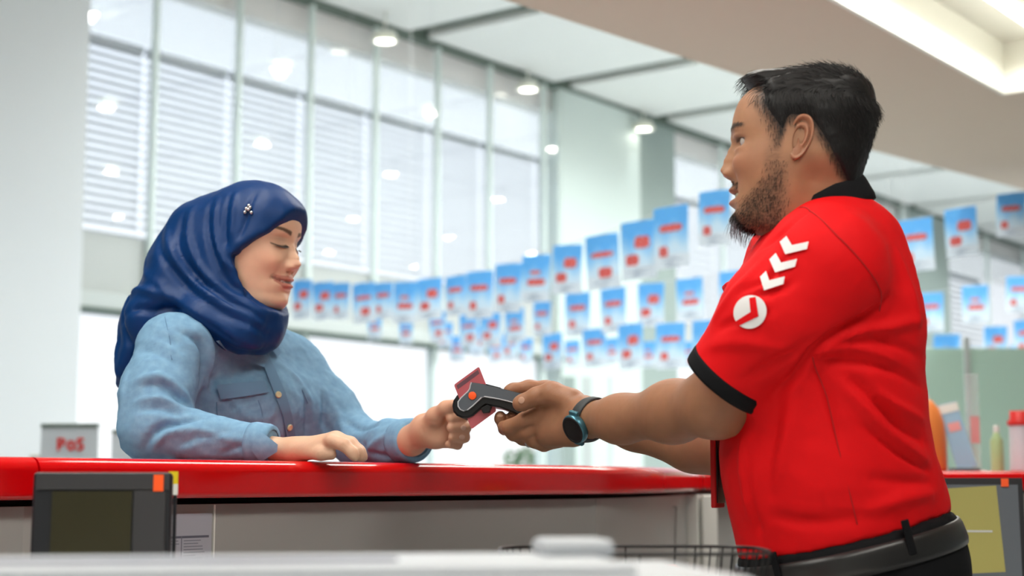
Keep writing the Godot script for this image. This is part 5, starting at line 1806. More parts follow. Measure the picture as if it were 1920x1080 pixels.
const POSTERS := {
	"first": [[-1.75, 2.70, -13.06, 0.33], [-1.53, 2.63, -12.65, 0.31], [-1.34, 2.58, -12.30, 0.29], [-1.13, 2.53, -11.91, 0.31], [-0.95, 2.49, -11.58, 0.27], [-0.76, 2.45, -11.23, 0.30], [-0.57, 2.43, -10.87, 0.29], [-0.38, 2.40, -10.52, 0.27], [-0.21, 2.39, -10.21, 0.31], [-0.02, 2.39, -9.85, 0.31], [0.15, 2.40, -9.53, 0.29], [0.33, 2.41, -9.19, 0.29], [0.51, 2.42, -8.87, 0.31], [0.69, 2.44, -8.52, 0.32], [0.84, 2.47, -8.23, 0.33], [1.03, 2.49, -7.88, 0.28]],
	"second": [[-0.70, 2.61, -14.71, 0.28], [-0.39, 2.53, -14.14, 0.30], [-0.19, 2.50, -13.75, 0.30], [0.02, 2.49, -13.35, 0.29], [0.25, 2.50, -12.91, 0.28], [0.52, 2.51, -12.39, 0.34], [0.77, 2.49, -11.92, 0.34], [1.02, 2.47, -11.46, 0.32], [1.25, 2.45, -11.03, 0.29], [1.48, 2.44, -10.58, 0.27]],
	"third": [[-1.32, 2.63, -15.12, 0.24], [-1.02, 2.58, -15.12, 0.24], [-0.64, 2.55, -15.13, 0.24], [-0.33, 2.52, -15.13, 0.29], [-0.01, 2.43, -14.74, 0.27], [0.34, 2.27, -13.26, 0.30], [0.63, 2.19, -12.05, 0.29], [0.84, 2.14, -11.15, 0.32], [1.04, 2.06, -10.30, 0.30], [1.20, 2.01, -9.64, 0.30]],
	"fourth": [[-0.52, 2.42, -15.14, 0.24], [-0.15, 2.41, -15.14, 0.24], [0.14, 2.40, -15.15, 0.24], [0.58, 2.38, -15.15, 0.25], [0.96, 2.40, -15.14, 0.24], [1.32, 2.37, -15.15, 0.25], [1.71, 2.37, -15.15, 0.26]],
	"fifth": [[2.37, 2.56, -9.17, 0.31], [2.55, 2.57, -8.85, 0.28], [2.73, 2.59, -8.49, 0.24]],
	"sixth": [[3.45, 2.57, -12.90, 0.32], [3.72, 2.59, -12.57, 0.30], [3.97, 2.62, -12.23, 0.28]],
	"seventh": [[3.58, 2.23, -12.93, 0.33], [3.87, 2.26, -12.56, 0.28], [4.04, 2.29, -12.33, 0.29]],
	"eighth": [[4.18, 2.32, -15.15, 0.26], [4.49, 2.31, -15.16, 0.24], [4.89, 2.34, -15.15, 0.24]],
}


# ---------------------------------------------------------------- counter and things on it
func swept(path: Array, prof: Array) -> Dictionary:      # prof: (across, height), across counted from the front edge towards the customers
	var rows := []
	for j in path.size():
		var t: Vector3 = (path[mini(j + 1, path.size() - 1)] - path[maxi(j - 1, 0)]).normalized()
		var n := Vector3(t.z, 0, -t.x)          # away from the staff side
		var row := []
		for p: Vector2 in prof:
			row.append(path[j] + n * p.x + Vector3(0, p.y, 0))
		rows.append(row)
	var s := sheet(rows, true)
	# ends
	for e in [0, path.size() - 1]:
		var c := Vector3.ZERO
		for p in rows[e]:
			c += p / prof.size()
		var at: int = s.v.size()
		s.v.append(c)
		for q in prof.size():
			s.v.append(rows[e][q])
		for q in prof.size():
			var a := at + 1 + q
			var b := at + 1 + (q + 1) % prof.size()
			s.i.append_array([at, a, b] if e == 0 else [at, b, a])
	return s

func arc_path(pts: Array, step := 0.05) -> Array:
	var c := Curve3D.new()
	for j in pts.size():
		var tang: Vector3 = (pts[mini(j + 1, pts.size() - 1)] - pts[maxi(j - 1, 0)]) / 6.0
		c.add_point(pts[j], -tang, tang)
	var r := []
	var n := maxi(2, int(c.get_baked_length() / step))
	for j in n + 1:
		r.append(c.sample_baked(c.get_baked_length() * j / n, true))
	return r

func build_counter() -> void:
	var prof := []
	var wdt := 0.255
	# front edge rounded, from the underside forward, up and over
	for j in 7:
		var an := -PI / 2 - PI / 2 * j / 6.0
		prof.append(Vector2(0.010 + 0.010 * cos(an), -0.024 + 0.010 + 0.010 * sin(an)))
	for j in 9:
		var an := PI - PI / 2 * j / 8.0
		prof.append(Vector2(0.020 + 0.020 * cos(an), 0.036 - 0.020 + 0.020 * sin(an)))
	for j in 7:
		var an := PI / 2 - PI / 2 * j / 6.0
		prof.append(Vector2(wdt - 0.015 + 0.015 * cos(an), 0.036 - 0.015 + 0.015 * sin(an)))
	prof.append(Vector2(wdt, -0.024))
	var y := Vector3(0, 1.02, 0)
	var o := Vector3(-0.705, 0, -2.17)
	var left := [o - WU * 1.3 + y, o - WU * 0.6 + y, o + WU * 0.068 + y]
	var main := [o + WU * 0.072 + y]
	for j in 7:
		main.append(o + WU * (0.3 + 0.19 * j) + y)
	main.append_array([Vector3(0.262, 1.02, -3.50), Vector3(0.360, 1.02, -3.76), Vector3(0.440, 1.02, -4.08), Vector3(0.505, 1.02, -4.40), Vector3(0.548, 1.02, -4.62)])
	var right := [Vector3(0.553, 1.02, -4.645), Vector3(0.60, 1.02, -4.86), Vector3(0.72, 1.02, -5.02), Vector3(0.95, 1.02, -5.08), Vector3(1.6, 1.02, -5.05), Vector3(2.6, 1.02, -5.0)]
	for a in [[left, "left end section of red glossy counter top behind the near monitor"], [main, "long curved section of red glossy counter top the woman leans on"], [right, "far section of red glossy counter top behind the clerk"]]:
		var c := obj("worktop", swept(arc_path(a[0], 0.03), prof), M.counter_red)
		tag(c, a[1], "counter")
	# the body of the counter: panels under the top
	var body := thing("counter_cabinet", "pale grey panelled base under the red counter top", "counter", Vector3.ZERO)
	var panels := [[left + [main[0]], 0.0], [main.slice(0, 8), 0.0], [main.slice(8, 14), 0.0], [right, 0.0]]
	panels[1][0].append(main[7] + WU * 0.08)
	panels[2][0].push_front(main[7] + WU * 0.085)
	for p in panels:
		obj("panel", swept(arc_path(p[0], 0.04), [Vector2(0.035, -0.99), Vector2(0.035, -0.034), Vector2(0.235, -0.034), Vector2(0.235, -1.0)].map(func(q): return q)), M.counter_grey, body)
		obj("shadow_gap", swept(arc_path(p[0], 0.04), [Vector2(0.055, -0.034), Vector2(0.055, -0.0243), Vector2(0.22, -0.0243), Vector2(0.22, -0.034)]), M.dark_gap, body)
	obj("joint", bx(Vector3(0.003, 0.95, 0.003), o + WU * 0.430 + Vector3(0, 0.51, 0) - WI * 0.0345, 0.0, Basis(WU, Vector3.UP, WU.cross(Vector3.UP))), M.post_white, body)
	# a framed door in the curved panel, screws, the pale post at the joint
	obj("rail", tube([Vector3(0.1144, 0.9597, -3.4837), Vector3(0.2829, 0.9574, -3.8366), Vector3(0.4315, 0.9573, -4.1792)], 0.002, 6), M.counter_line, body)
	obj("rail", tube([Vector3(0.4315, 0.9573, -4.1792), Vector3(0.4287, 0.8739, -4.1895), Vector3(0.4259, 0.7488, -4.2049)], 0.002, 6), M.counter_line, body)
	for p in [Vector3(0.1323, 0.9836, -3.5210), Vector3(0.3462, 0.9854, -3.9843)]:
		obj("screw", ball(p, Vector3(0.008, 0.004, 0.006), Basis.IDENTITY, 8), M.dark_gap, body)
	obj("post", bx(Vector3(0.050, 0.98, 0.04), Vector3(0.5389, 0.5079, -4.6478) * Vector3(1, 0, 1) + Vector3(-0.025, 0.495, 0.07), 0.005, Basis(Vector3.UP, -0.25)), M.post_white, body)
	obj("post", bx(Vector3(0.045, 0.98, 0.04), Vector3(0.5389, 0.5079, -4.6478) * Vector3(1, 0, 1) + Vector3(0.026, 0.495, 0.07), 0.005, Basis(Vector3.UP, 0.1)), M.post_white, body)
	# printed notice on the panel
	var nt := Image.create(128, 96, false, Image.FORMAT_RGB8)
	nt.fill(Color(0.66, 0.66, 0.70))
	var rng := RandomNumberGenerator.new()
	rng.seed = 4
	nt.fill_rect(Rect2i(4, 30, 118, 3), Color(0.35, 0.35, 0.4))
	nt.fill_rect(Rect2i(4, 86, 118, 2), Color(0.4, 0.4, 0.45))
	for c in 2:
		for l in 11:
			nt.fill_rect(Rect2i(8 + c * 58, 36 + l * 4, rng.randi_range(24, 48), 1), Color(0.42, 0.42, 0.47))
	nt.fill_rect(Rect2i(60, 30, 2, 58), Color(0.42, 0.42, 0.47))
	var pm := mat("notice_print", Color.WHITE, 0.35)
	pm.albedo_texture = ImageTexture.create_from_image(nt)
	pm.texture_repeat = false
	var q0 := o + WU * 0.285 + Vector3(0, 0.862, 0) + Vector3(-0.799, 0, -0.601) * 0.033
	var sh := {"v": PackedVector3Array(), "i": PackedInt32Array([0, 2, 1, 0, 3, 2, 4, 5, 6, 4, 6, 7]), "uv": PackedVector2Array()}
	for lay in 2:
		for c in [[0, 0], [1, 0], [1, 1], [0, 1]]:
			sh.v.append(q0 + WU * (0.02 + 0.118 * c[0]) + Vector3(0, 0.110 * c[1], 0) + WI * (0.0012 - 0.0008 * lay))
			sh.uv.append(Vector2(c[0], 1 - c[1]))
	tag(obj("paper_notice", sh, pm), "printed grey notice sheet stuck on the counter panel beside the near monitor", "notice")

func build_terminal() -> void:
	var o := Vector3(-0.0272, 1.1547, -2.6787)
	var t := thing("card_terminal", "dark grey card payment terminal with an orange dot held by the clerk", "card terminal", o)
	var ex := Vector3(1, 0, 0.12).normalized()
	var ez := Vector3(-0.10, 0.02, 1.0).normalized()
	var ey := ez.cross(ex).normalized()
	ex = ey.cross(ez).normalized()
	var k := 2.64 / 2955.0
	var to2 := func(l: Array) -> PackedVector2Array:
		var r := PackedVector2Array()
		for p in l:
			r.append(Vector2((p[0] - 930) * k, -(p[1] - 755) * k))
		return r
	# black body
	var outer: PackedVector2Array = to2.call([[883, 716], [876, 724], [857, 743], [851, 752], [849, 762], [851, 773], [858, 781], [868, 785], [879, 785], [888, 781], [905, 767], [913, 761], [940, 766], [985, 784], [1012, 776], [1014, 752], [1000, 744], [940, 729], [900, 719]])
	obj("body", slab(outer, -ez * 0.052, ex, ey, 0.072, 0.003), M.terminal_black, t)
	# grey side panel with its pale outline
	var side := [[886, 718], [884, 724], [883, 730], [879, 736], [866, 748], [861, 755], [861, 763], [865, 769], [872, 772], [879, 770], [889, 762], [905, 747], [911, 745], [940, 750], [968, 757], [1000, 763], [1002, 746], [940, 730], [900, 720]]
	obj("side_panel", slab(to2.call(side), ez * 0.018, ex, ey, 0.0045, 0.001), M.terminal_grey, t)
	var line := []
	for p in side.slice(0, 16):
		line.append(ex * ((p[0] - 930) * k) + ey * (-(p[1] - 755) * k) + ez * 0.0215)
	obj("trim_line", tube(line, 0.0014, 8), M.terminal_trim, t)
	var b := Basis(ex, ez, ex.cross(ez))
	obj("orange_dot", lathe([Vector2(0.0, 0.002), Vector2(0.0062, 0.002), Vector2(0.0068, 0.0012), Vector2(0.0068, 0.0)], ex * (-42 * k) + ey * (11.5 * k) + ez * 0.0222, 28, b), M.orange, t)
	obj("printer_cover", slab(to2.call([[880, 722], [858, 744], [853, 752], [862, 752], [880, 734]]), -ez * 0.046, ex, ey, 0.060, 0.001), M.terminal_dark, t)
	obj("display", slab(to2.call([[905, 718.0], [940, 727.2], [940, 730], [905, 721]]), -ez * 0.040, ex, ey, 0.048), M.screen_dark, t)
	obj("card_slot", slab(to2.call([[903, 767], [916, 760], [924, 764], [920, 775], [908, 776]]), -ez * 0.03, ex, ey, 0.05, 0.001), M.terminal_black, t)
	# the card
	var c := Vector3(-0.0622, 1.1622, -2.6667)
	var up := (Vector3(-0.0694, 1.1971, -2.6624) - Vector3(-0.0604, 1.1166, -2.6723)).normalized()
	var rt := (Vector3(-0.0479, 1.2135, -2.6644) - Vector3(-0.0911, 1.1819, -2.6642)).normalized()
	var nn := rt.cross(up).normalized()
	up = (up - rt * up.dot(rt) * 0.55).normalized()
	var cr := PackedVector2Array()
	for q in [[1, -1, -PI / 2], [1, 1, 0.0], [-1, 1, PI / 2], [-1, -1, PI]]:
		for j in 4:
			var an: float = q[2] + PI / 6 * j
			cr.append(Vector2(q[0] * (0.0262 - 0.003), q[1] * (0.0405 - 0.003)) + Vector2(cos(an), sin(an)) * 0.003)
	var card := obj("payment_card", slab(cr, c, rt, up, 0.0008), M.card_pink)
	tag(card, "pink payment card slotted through the terminal head", "payment card")
	obj("stripe", slab(PackedVector2Array([Vector2(-0.0225, 0.030), Vector2(0.0225, 0.030), Vector2(0.0225, 0.037), Vector2(-0.0225, 0.037)]), c + nn * 0.0005, rt, up, 0.0006), M.card_stripe, card)

func build_watch() -> void:
	var f := Field.new()
	f.chain([Vector3(0.1693, 1.1191, -2.4463), Vector3(0.1177, 1.1207, -2.5267)], [0.0355, 0.029], 0.01)
	f.ell(Vector3(0.1177, 1.1207, -2.5267), Vector3(0.1072, 1.1221, -2.5416), 0.030, 0.027, 0.034, 0.025, Vector3(0, 1, 0), 0.02)
	var c := Vector3(0.1265, 1.1202, -2.5147)
	var ax := (Vector3(0.1177, 1.1207, -2.5267) - Vector3(0.1693, 1.1191, -2.4463)).normalized()
	ax = (ax + Vector3(0.0, 0.30, 0.0)).normalized()
	var w := thing("wristwatch", "round smartwatch with teal case on the clerk's left wrist", "watch", c)
	obj("strap", shift(band(f, c, ax, -0.010, 0.010, 0.08, 0.0032, -0.001, 56, 5), -c), M.watch_strap, w)
	var n := Vector3(-0.42, -0.48, 0.77)
	n = (n - ax * n.dot(ax) * 0.7).normalized()
	var p := n * (f.radius(c, n, 0.08) + 0.004)
	var b := Basis(ax.cross(n).normalized(), n, ax.cross(n).normalized().cross(n))
	obj("case", lathe([Vector2(0, -0.006), Vector2(0.0225, -0.006), Vector2(0.0244, -0.003), Vector2(0.0244, 0.003), Vector2(0.0230, 0.0055), Vector2(0.0215, 0.0060), Vector2(0.0205, 0.0052)], p, 40, b), M.watch_teal, w)
	obj("bezel", lathe([Vector2(0.0222, 0.0056), Vector2(0.0217, 0.0068), Vector2(0.0195, 0.0068), Vector2(0.0190, 0.0052)], p, 40, b), M.terminal_black, w)
	obj("dial", lathe([Vector2(0.0197, 0.0050), Vector2(0.0195, 0.0060), Vector2(0.0, 0.0062)], p, 40, b), M.watch_glass, w)
	for q in [-1.0, 1.0]:
		obj("lug", bx(Vector3(0.012, 0.007, 0.018), p + b.x * q * 0.0235 - n * 0.003, 0.002, b), M.watch_teal, w)
	# finger ring on the same hand
	var r := thing("finger_ring", "thin silver ring on the clerk's ring finger", "ring", Vector3(0.0310, 1.0906, -2.6292))
	var rd := (Vector3(0.0178, 1.0934, -2.6460) - Vector3(0.0388, 1.0891, -2.6193)).normalized()
	var rb := Basis(rd.cross(Vector3.UP).normalized(), rd, rd.cross(Vector3.UP).normalized().cross(rd))
	obj("ring_band", lathe([Vector2(0.0120, -0.002), Vector2(0.0130, -0.0022), Vector2(0.0132, 0.0022), Vector2(0.0120, 0.002), Vector2(0.0120, -0.002)], Vector3.ZERO, 32, rb), M.silver, r)

func build_badge() -> void:
	var t := thing("badge_holder", "red staff badge holder hanging at the clerk's belly", "badge", Vector3(0.3075, 1.0358, -2.3760))
	var b := Basis(Vector3.UP, 1.20)
	obj("card_case", bx(Vector3(0.054, 0.106, 0.008), Vector3.ZERO, 0.002, b), M.red_seam, t)
	obj("card_sleeve", bx(Vector3(0.046, 0.092, 0.002), b.z * 0.0048, 0.0005, b), M.terminal_black, t)
	obj("clip", bx(Vector3(0.010, 0.022, 0.006), Vector3(0.004, 0.062, 0), 0.001, b), M.silver, t)

func build_staff_side() -> void:
	# desk below the picture that carries the near things
	var dk := thing("staff_desk", "pale desk below the monitors on the staff side", "desk", Vector3(0, 0, -1.5))
	obj("desk_top", bx(Vector3(1.22, 0.03, 1.05), Vector3(-0.01, 0.735, 0.025), 0.004), M.post_white, dk)
	for q in [[-0.57, -0.45], [0.55, -0.45], [-0.57, 0.5], [0.55, 0.5]]:
		obj("leg", bx(Vector3(0.05, 0.72, 0.05), Vector3(q[0], 0.36, q[1]), 0.004), M.valance, dk)
	# near monitor
	var o := Vector3(-0.4984, 0.9748, -1.9402)
	var m := thing("monitor", "dark monitor with an orange sticker at the left in front of the counter", "monitor", Vector3(o.x, 0.75, o.z))
	var b := Basis(Vector3.UP, 0.16) * Basis(Vector3.RIGHT, -0.05)
	var c := Vector3(0, o.y - 0.75 - 0.012, 0)
	obj("housing", bx(Vector3(0.164, 0.138, 0.030), c, 0.004, b), M.monitor_dark, m)
	obj("bezel", bx(Vector3(0.158, 0.020, 0.004), c + b * Vector3(0, 0.058, 0.0155), 0.001, b), M.monitor_grey, m)
	obj("screen", bx(Vector3(0.094, 0.108, 0.003), c + b * Vector3(-0.012, -0.008, 0.0155), 0.0, b), M.screen_olive, m)
	obj("side_bezel", bx(Vector3(0.038, 0.112, 0.004), c + b * Vector3(0.056, -0.009, 0.0155), 0.001, b), M.monitor_grey, m)
	obj("stand", bx(Vector3(0.05, 0.10, 0.02), Vector3(0, 0.06, -0.03), 0.004), M.monitor_dark, m)
	obj("foot", bx(Vector3(0.14, 0.012, 0.11), Vector3(0, 0.006, -0.01), 0.004), M.monitor_dark, m)
	obj("orange_sticker", bx(Vector3(0.012, 0.020, 0.002), c + b * Vector3(0.066, 0.056, 0.018), 0.0, b), M.orange, m)
	var tg := thing("tag_label", "small yellow and white label behind the near monitor's corner", "label", Vector3(-0.4341, 1.0193, -2.0354))
	obj("yellow_part", bx(Vector3(0.012, 0.016, 0.002), Vector3(0, 0.007, 0), 0.0), M.yellow, tg)
	obj("white_part", bx(Vector3(0.012, 0.014, 0.002), Vector3(0, -0.008, 0), 0.0), M.post_white, tg)
	obj("holder", bx(Vector3(0.004, 0.24, 0.004), Vector3(0.002, -0.135, -0.004), 0.0), M.monitor_dark, tg)
	# the other monitor, right of the clerk
	o = Vector3(0.9772, 0.9257, -3.3367)
	var m2 := thing("monitor", "grey monitor with a yellow note on its screen at the right edge", "monitor", Vector3(o.x, 0.75, o.z))
	b = Basis(Vector3.UP, -0.20) * Basis(Vector3.RIGHT, -0.10)
	c = Vector3(0, o.y - 0.75 - 0.02, 0)
	obj("housing", bx(Vector3(0.205, 0.245, 0.030), c + Vector3(-0.012, 0, 0), 0.005, b), M.monitor_slate, m2)
	obj("rim", bx(Vector3(0.205, 0.014, 0.005), c + b * Vector3(-0.012, 0.116, 0.0155), 0.001, b), M.monitor_dark, m2)
	obj("rim", bx(Vector3(0.010, 0.235, 0.005), c + b * Vector3(0.086, 0, 0.0155), 0.001, b), M.monitor_dark, m2)
	obj("yellow_note", bx(Vector3(0.138, 0.178, 0.002), c + b * Vector3(-0.026, 0.014, 0.0165), 0.0, b * Basis(Vector3.BACK, 0.06)), M.note_yellow, m2)
	obj("note_line", bx(Vector3(0.052, 0.004, 0.001), c + b * Vector3(0.0, 0.012, 0.0180), 0.0, b), M.valance, m2)
	obj("orange_sticker", bx(Vector3(0.015, 0.017, 0.002), c + b * Vector3(0.055, 0.113, 0.0195), 0.0, b), M.orange, m2)
	obj("stand", bx(Vector3(0.05, 0.14, 0.02), Vector3(0, 0.08, -0.04), 0.004), M.monitor_dark, m2)
	obj("foot", bx(Vector3(0.18, 0.012, 0.14), Vector3(0, 0.006, -0.01), 0.004), M.monitor_dark, m2)
	var dk2 := thing("side_desk", "low desk under the right-hand monitor", "desk", Vector3(o.x + 0.1, 0, o.z - 0.1))
	obj("desk_top", bx(Vector3(0.8, 0.03, 0.6), Vector3(0, 0.735, 0), 0.004), M.post_white, dk2)
	for q in [[-0.36, -0.26], [0.36, -0.26], [-0.36, 0.26], [0.36, 0.26]]:
		obj("leg", bx(Vector3(0.04, 0.72, 0.04), Vector3(q[0], 0.36, q[1]), 0.003), M.valance, dk2)
	# white machine right in front of the camera, out of focus
	var pr := thing("label_printer", "white office machine, out of focus, along the bottom of the picture", "printer", Vector3(-0.165, 0.75, -1.16))
	pr.rotation.y = 0.16
	obj("case", bx(Vector3(0.66, 0.206, 0.26), Vector3(0, 0.103, 0), 0.018), M.machine_white, pr)
	obj("lid", bx(Vector3(0.54, 0.012, 0.20), Vector3(-0.03, 0.208, -0.005), 0.004), M.machine_white, pr)
	obj("paper_guide", bx(Vector3(0.055, 0.014, 0.06), Vector3(0.225, 0.2195, -0.06), 0.005), M.machine_white, pr)
	obj("slot", bx(Vector3(0.42, 0.004, 0.012), Vector3(-0.13, 0.2145, 0.02), 0.001), M.slot_violet, pr)
	# wire basket behind it
	var bk := thing("wire_basket", "black wire basket standing behind the white machine", "basket", Vector3(0.14, 0.75, -1.86))
	var rim := []
	for q in 41:
		var an := TAU * q / 40.0
		rim.append(Vector3(0.155 * signf(cos(an)) * pow(absf(cos(an)), 0.5), 0.192, 0.11 * signf(sin(an)) * pow(absf(sin(an)), 0.5)))
	obj("rim", tube(rim, 0.0022, 6, false), M.terminal_black, bk)
	obj("rim", tube(rim.map(func(p): return Vector3(p.x * 0.8, 0.004, p.z * 0.8)), 0.002, 6, false), M.terminal_black, bk)
	for q in 40:
		obj("wire", tube([rim[q], Vector3(rim[q].x * 0.8, 0.004, rim[q].z * 0.8)], 0.0011, 5), M.terminal_black, bk)
	for q in [[-0.09, 0.172, 0.02, "pink packet lying in the wire basket"], [0.03, 0.172, 0.0, "bright red packet in the wire basket"]]:
		var pk := obj("packet", bx(Vector3(0.05, 0.17, 0.04), Vector3.ZERO, 0.004), M.print_red)
		pk.position = bk.position + Vector3(q[0], 0.006 + 0.085 + (q[1] - 0.172), q[2])
		tag(pk, q[3], "packet")
	# dark chair back at the lower left corner
	var ch := thing("office_chair", "dark office chair back cut off at the lower left corner", "chair", Vector3(-0.262, 0, -0.82))
	obj("backrest", bx(Vector3(0.09, 0.40, 0.05), Vector3(-0.032, 0.845, 0), 0.024, Basis(Vector3.BACK, 0.22)), M.chair_navy, ch)
	obj("back_post", bx(Vector3(0.04, 0.30, 0.02), Vector3(0.02, 0.53, 0.0), 0.004), M.monitor_dark, ch)
	obj("seat", bx(Vector3(0.44, 0.06, 0.42), Vector3(0.03, 0.42, 0.22), 0.02), M.chair_navy, ch)
	obj("column", tube([Vector3(0.03, 0.06, 0.22), Vector3(0.03, 0.40, 0.22)], 0.025, 12), M.monitor_dark, ch)
	for q in 5:
		var d := Vector3(cos(TAU * q / 5), 0, sin(TAU * q / 5))
		obj("foot", tube([Vector3(0.03, 0.08, 0.22), Vector3(0.03, 0.03, 0.22) + d * 0.26], 0.02, 8), M.monitor_dark, ch)

func build_customer_side() -> void:
	# sign by the left pillar
	var s := thing("counter_sign", "white standing sign with red letters in the hall at the left", "sign", Vector3(-1.8433, 0.6160, -6.5993) * Vector3(1, 0, 1))
	var yc := Vector3(-1.8433, 1.1836, -6.5292).y
	obj("board", bx(Vector3(0.245, 0.15, 0.02), Vector3(0, yc, 0), 0.004, Basis(Vector3.UP, -0.1)), M.sign_grey, s)
	obj("edge_trim", bx(Vector3(0.245, 0.016, 0.03), Vector3(0, yc + 0.073, 0.0), 0.003, Basis(Vector3.UP, -0.1)), M.trim_green, s)
	obj("side_post", bx(Vector3(0.036, 1.14, 0.04), Vector3(-0.142, 0.57, 0.0), 0.004), M.post_white, s)
	obj("post", bx(Vector3(0.04, yc - 0.07, 0.03), Vector3(0.02, (yc - 0.07) / 2, -0.01), 0.004), M.post_white, s)
	obj("foot", bx(Vector3(0.36, 0.03, 0.26), Vector3(0, 0.015, 0), 0.006), M.post_white, s)
	var tm := TextMesh.new()
	tm.text = "PoS"
	var fn := SystemFont.new()
	fn.font_names = PackedStringArray(["Droid Sans"])
	fn.font_weight = 700
	tm.font = fn
	tm.font_size = 32
	tm.pixel_size = 0.0023
	tm.depth = 0.004
	var tx := obj("lettering", tm, M.print_red, s)
	tx.position = Vector3(0.006, yc - 0.006, 0.0135)
	tx.rotation.y = -0.1
	var s2 := thing("counter_sign", "second white standing sign half hidden behind the woman's elbow", "sign", Vector3(-1.7151, 0.5849, -7.1069) * Vector3(1, 0, 1))
	obj("board", bx(Vector3(0.16, 0.13, 0.02), Vector3(0, Vector3(-1.7151, 1.1844, -7.0329).y, 0), 0.004), M.sign_grey, s2)
	obj("edge_trim", bx(Vector3(0.16, 0.016, 0.03), Vector3(0, Vector3(-1.7151, 1.2479, -7.0250).y, 0), 0.003), M.trim_green, s2)
	obj("post", bx(Vector3(0.05, Vector3(-1.7151, 1.1491, -7.0372).y, 0.03), Vector3(0, Vector3(-1.7151, 1.1491, -7.0372).y / 2, -0.01), 0.004), M.post_white, s2)
	obj("foot", bx(Vector3(0.3, 0.03, 0.24), Vector3(0, 0.015, 0), 0.006), M.post_white, s2)
	# green frosted screen right of the clerk
	var g := thing("glass_screen", "frosted green glass screen behind the bottles at the right", "screen", Vector3(2.7107, 1.0349, -9.0665) * Vector3(1, 0, 1))
	for q in 3:
		obj("pane", bx(Vector3(0.62, 1.62, 0.012), Vector3(-0.42 + 0.66 * q, 0.98, 0), 0.002), M.green_glass, g)
		obj("post", bx(Vector3(0.03, 1.85, 0.04), Vector3(-0.75 + 0.66 * q, 0.925, 0), 0.004), M.valance, g)
	# things on the far counter
	var top := 1.056
	var st := func(x: float, d: float) -> Vector3:
		return Vector3((x - 960.0) / 2955.0 * d, top, -5.18 - (d - 5.18) * 0.2)
	var bt := thing("orange_bottle", "orange rounded bottle standing on the far counter beside the clerk's back", "bottle", Vector3(1.365, top, -5.22))
	obj("body", lathe([Vector2(0, 0.0), Vector2(0.060, 0.0), Vector2(0.066, 0.01), Vector2(0.066, 0.10), Vector2(0.060, 0.16), Vector2(0.046, 0.205), Vector2(0.022, 0.235), Vector2(0.0, 0.24)], Vector3.ZERO, 32), M.bottle_orange, bt)
	obj("cap", lathe([Vector2(0.015, 0.228), Vector2(0.016, 0.252), Vector2(0.0, 0.254)], Vector3.ZERO, 16), M.post_white, bt)
	var lf := thing("leaflet_holder", "leaning blue and white leaflet in a holder on the far counter", "leaflet", Vector3(1.468, top, -5.22))
	var lb := Basis(Vector3.BACK, 0.22) * Basis(Vector3.RIGHT, -0.2)
	obj("leaflet", bx(Vector3(0.066, 0.225, 0.003), Vector3(0, 0.118, 0), 0.0, lb), M.leaflet_blue, lf)
	obj("picture", bx(Vector3(0.040, 0.03, 0.001), lb * Vector3(0, 0.03, 0.0022) + Vector3(0, 0.118, 0), 0.0, lb), M.slip_pink, lf)
	obj("white_head", bx(Vector3(0.066, 0.03, 0.001), lb * Vector3(0, 0.095, 0.0022) + Vector3(0, 0.118, 0), 0.0, lb), M.post_white, lf)
	obj("base", bx(Vector3(0.09, 0.012, 0.06), Vector3(0.02, 0.006, 0), 0.002), M.monitor_slate, lf)
	var cs := thing("acrylic_stand", "tall clear acrylic stand on the far counter beside the leaflet", "stand", Vector3(1.545, top, -5.30))
	obj("plate", bx(Vector3(0.045, 0.325, 0.004), Vector3(0, 0.165, 0), 0.001), M.acrylic, cs)
	obj("pink_slip", bx(Vector3(0.030, 0.09, 0.001), Vector3(0.006, 0.14, 0.003), 0.0), M.slip_pink, cs)
	obj("base", bx(Vector3(0.06, 0.006, 0.06), Vector3(0, 0.003, 0), 0.001), M.acrylic, cs)
	var gb := thing("spray_bottle", "slim pale green bottle on the far counter", "bottle", Vector3(1.592, top, -5.20))
	obj("body", lathe([Vector2(0, 0), Vector2(0.020, 0), Vector2(0.021, 0.005), Vector2(0.021, 0.10), Vector2(0.010, 0.12), Vector2(0.008, 0.135)], Vector3.ZERO, 24), M.bottle_green, gb)
	obj("cap", lathe([Vector2(0.010, 0.128), Vector2(0.010, 0.150), Vector2(0.0, 0.152)], Vector3.ZERO, 16), M.post_white, gb)
	var wb := thing("white_bottle", "white bottle with a red cap on the far counter at the right edge", "bottle", Vector3(1.672, top, -5.20))
	obj("body", lathe([Vector2(0, 0), Vector2(0.036, 0), Vector2(0.038, 0.006), Vector2(0.036, 0.150), Vector2(0.030, 0.158), Vector2(0.0, 0.158)], Vector3.ZERO, 28), M.bottle_white, wb)
	obj("cap", lathe([Vector2(0.034, 0.150), Vector2(0.042, 0.152), Vector2(0.042, 0.166), Vector2(0.034, 0.168), Vector2(0.033, 0.198), Vector2(0.0, 0.199)], Vector3.ZERO, 28), M.print_red, wb)


const STRIP_ENERGY := 2.05
const DOWN_ENERGY := 4.4

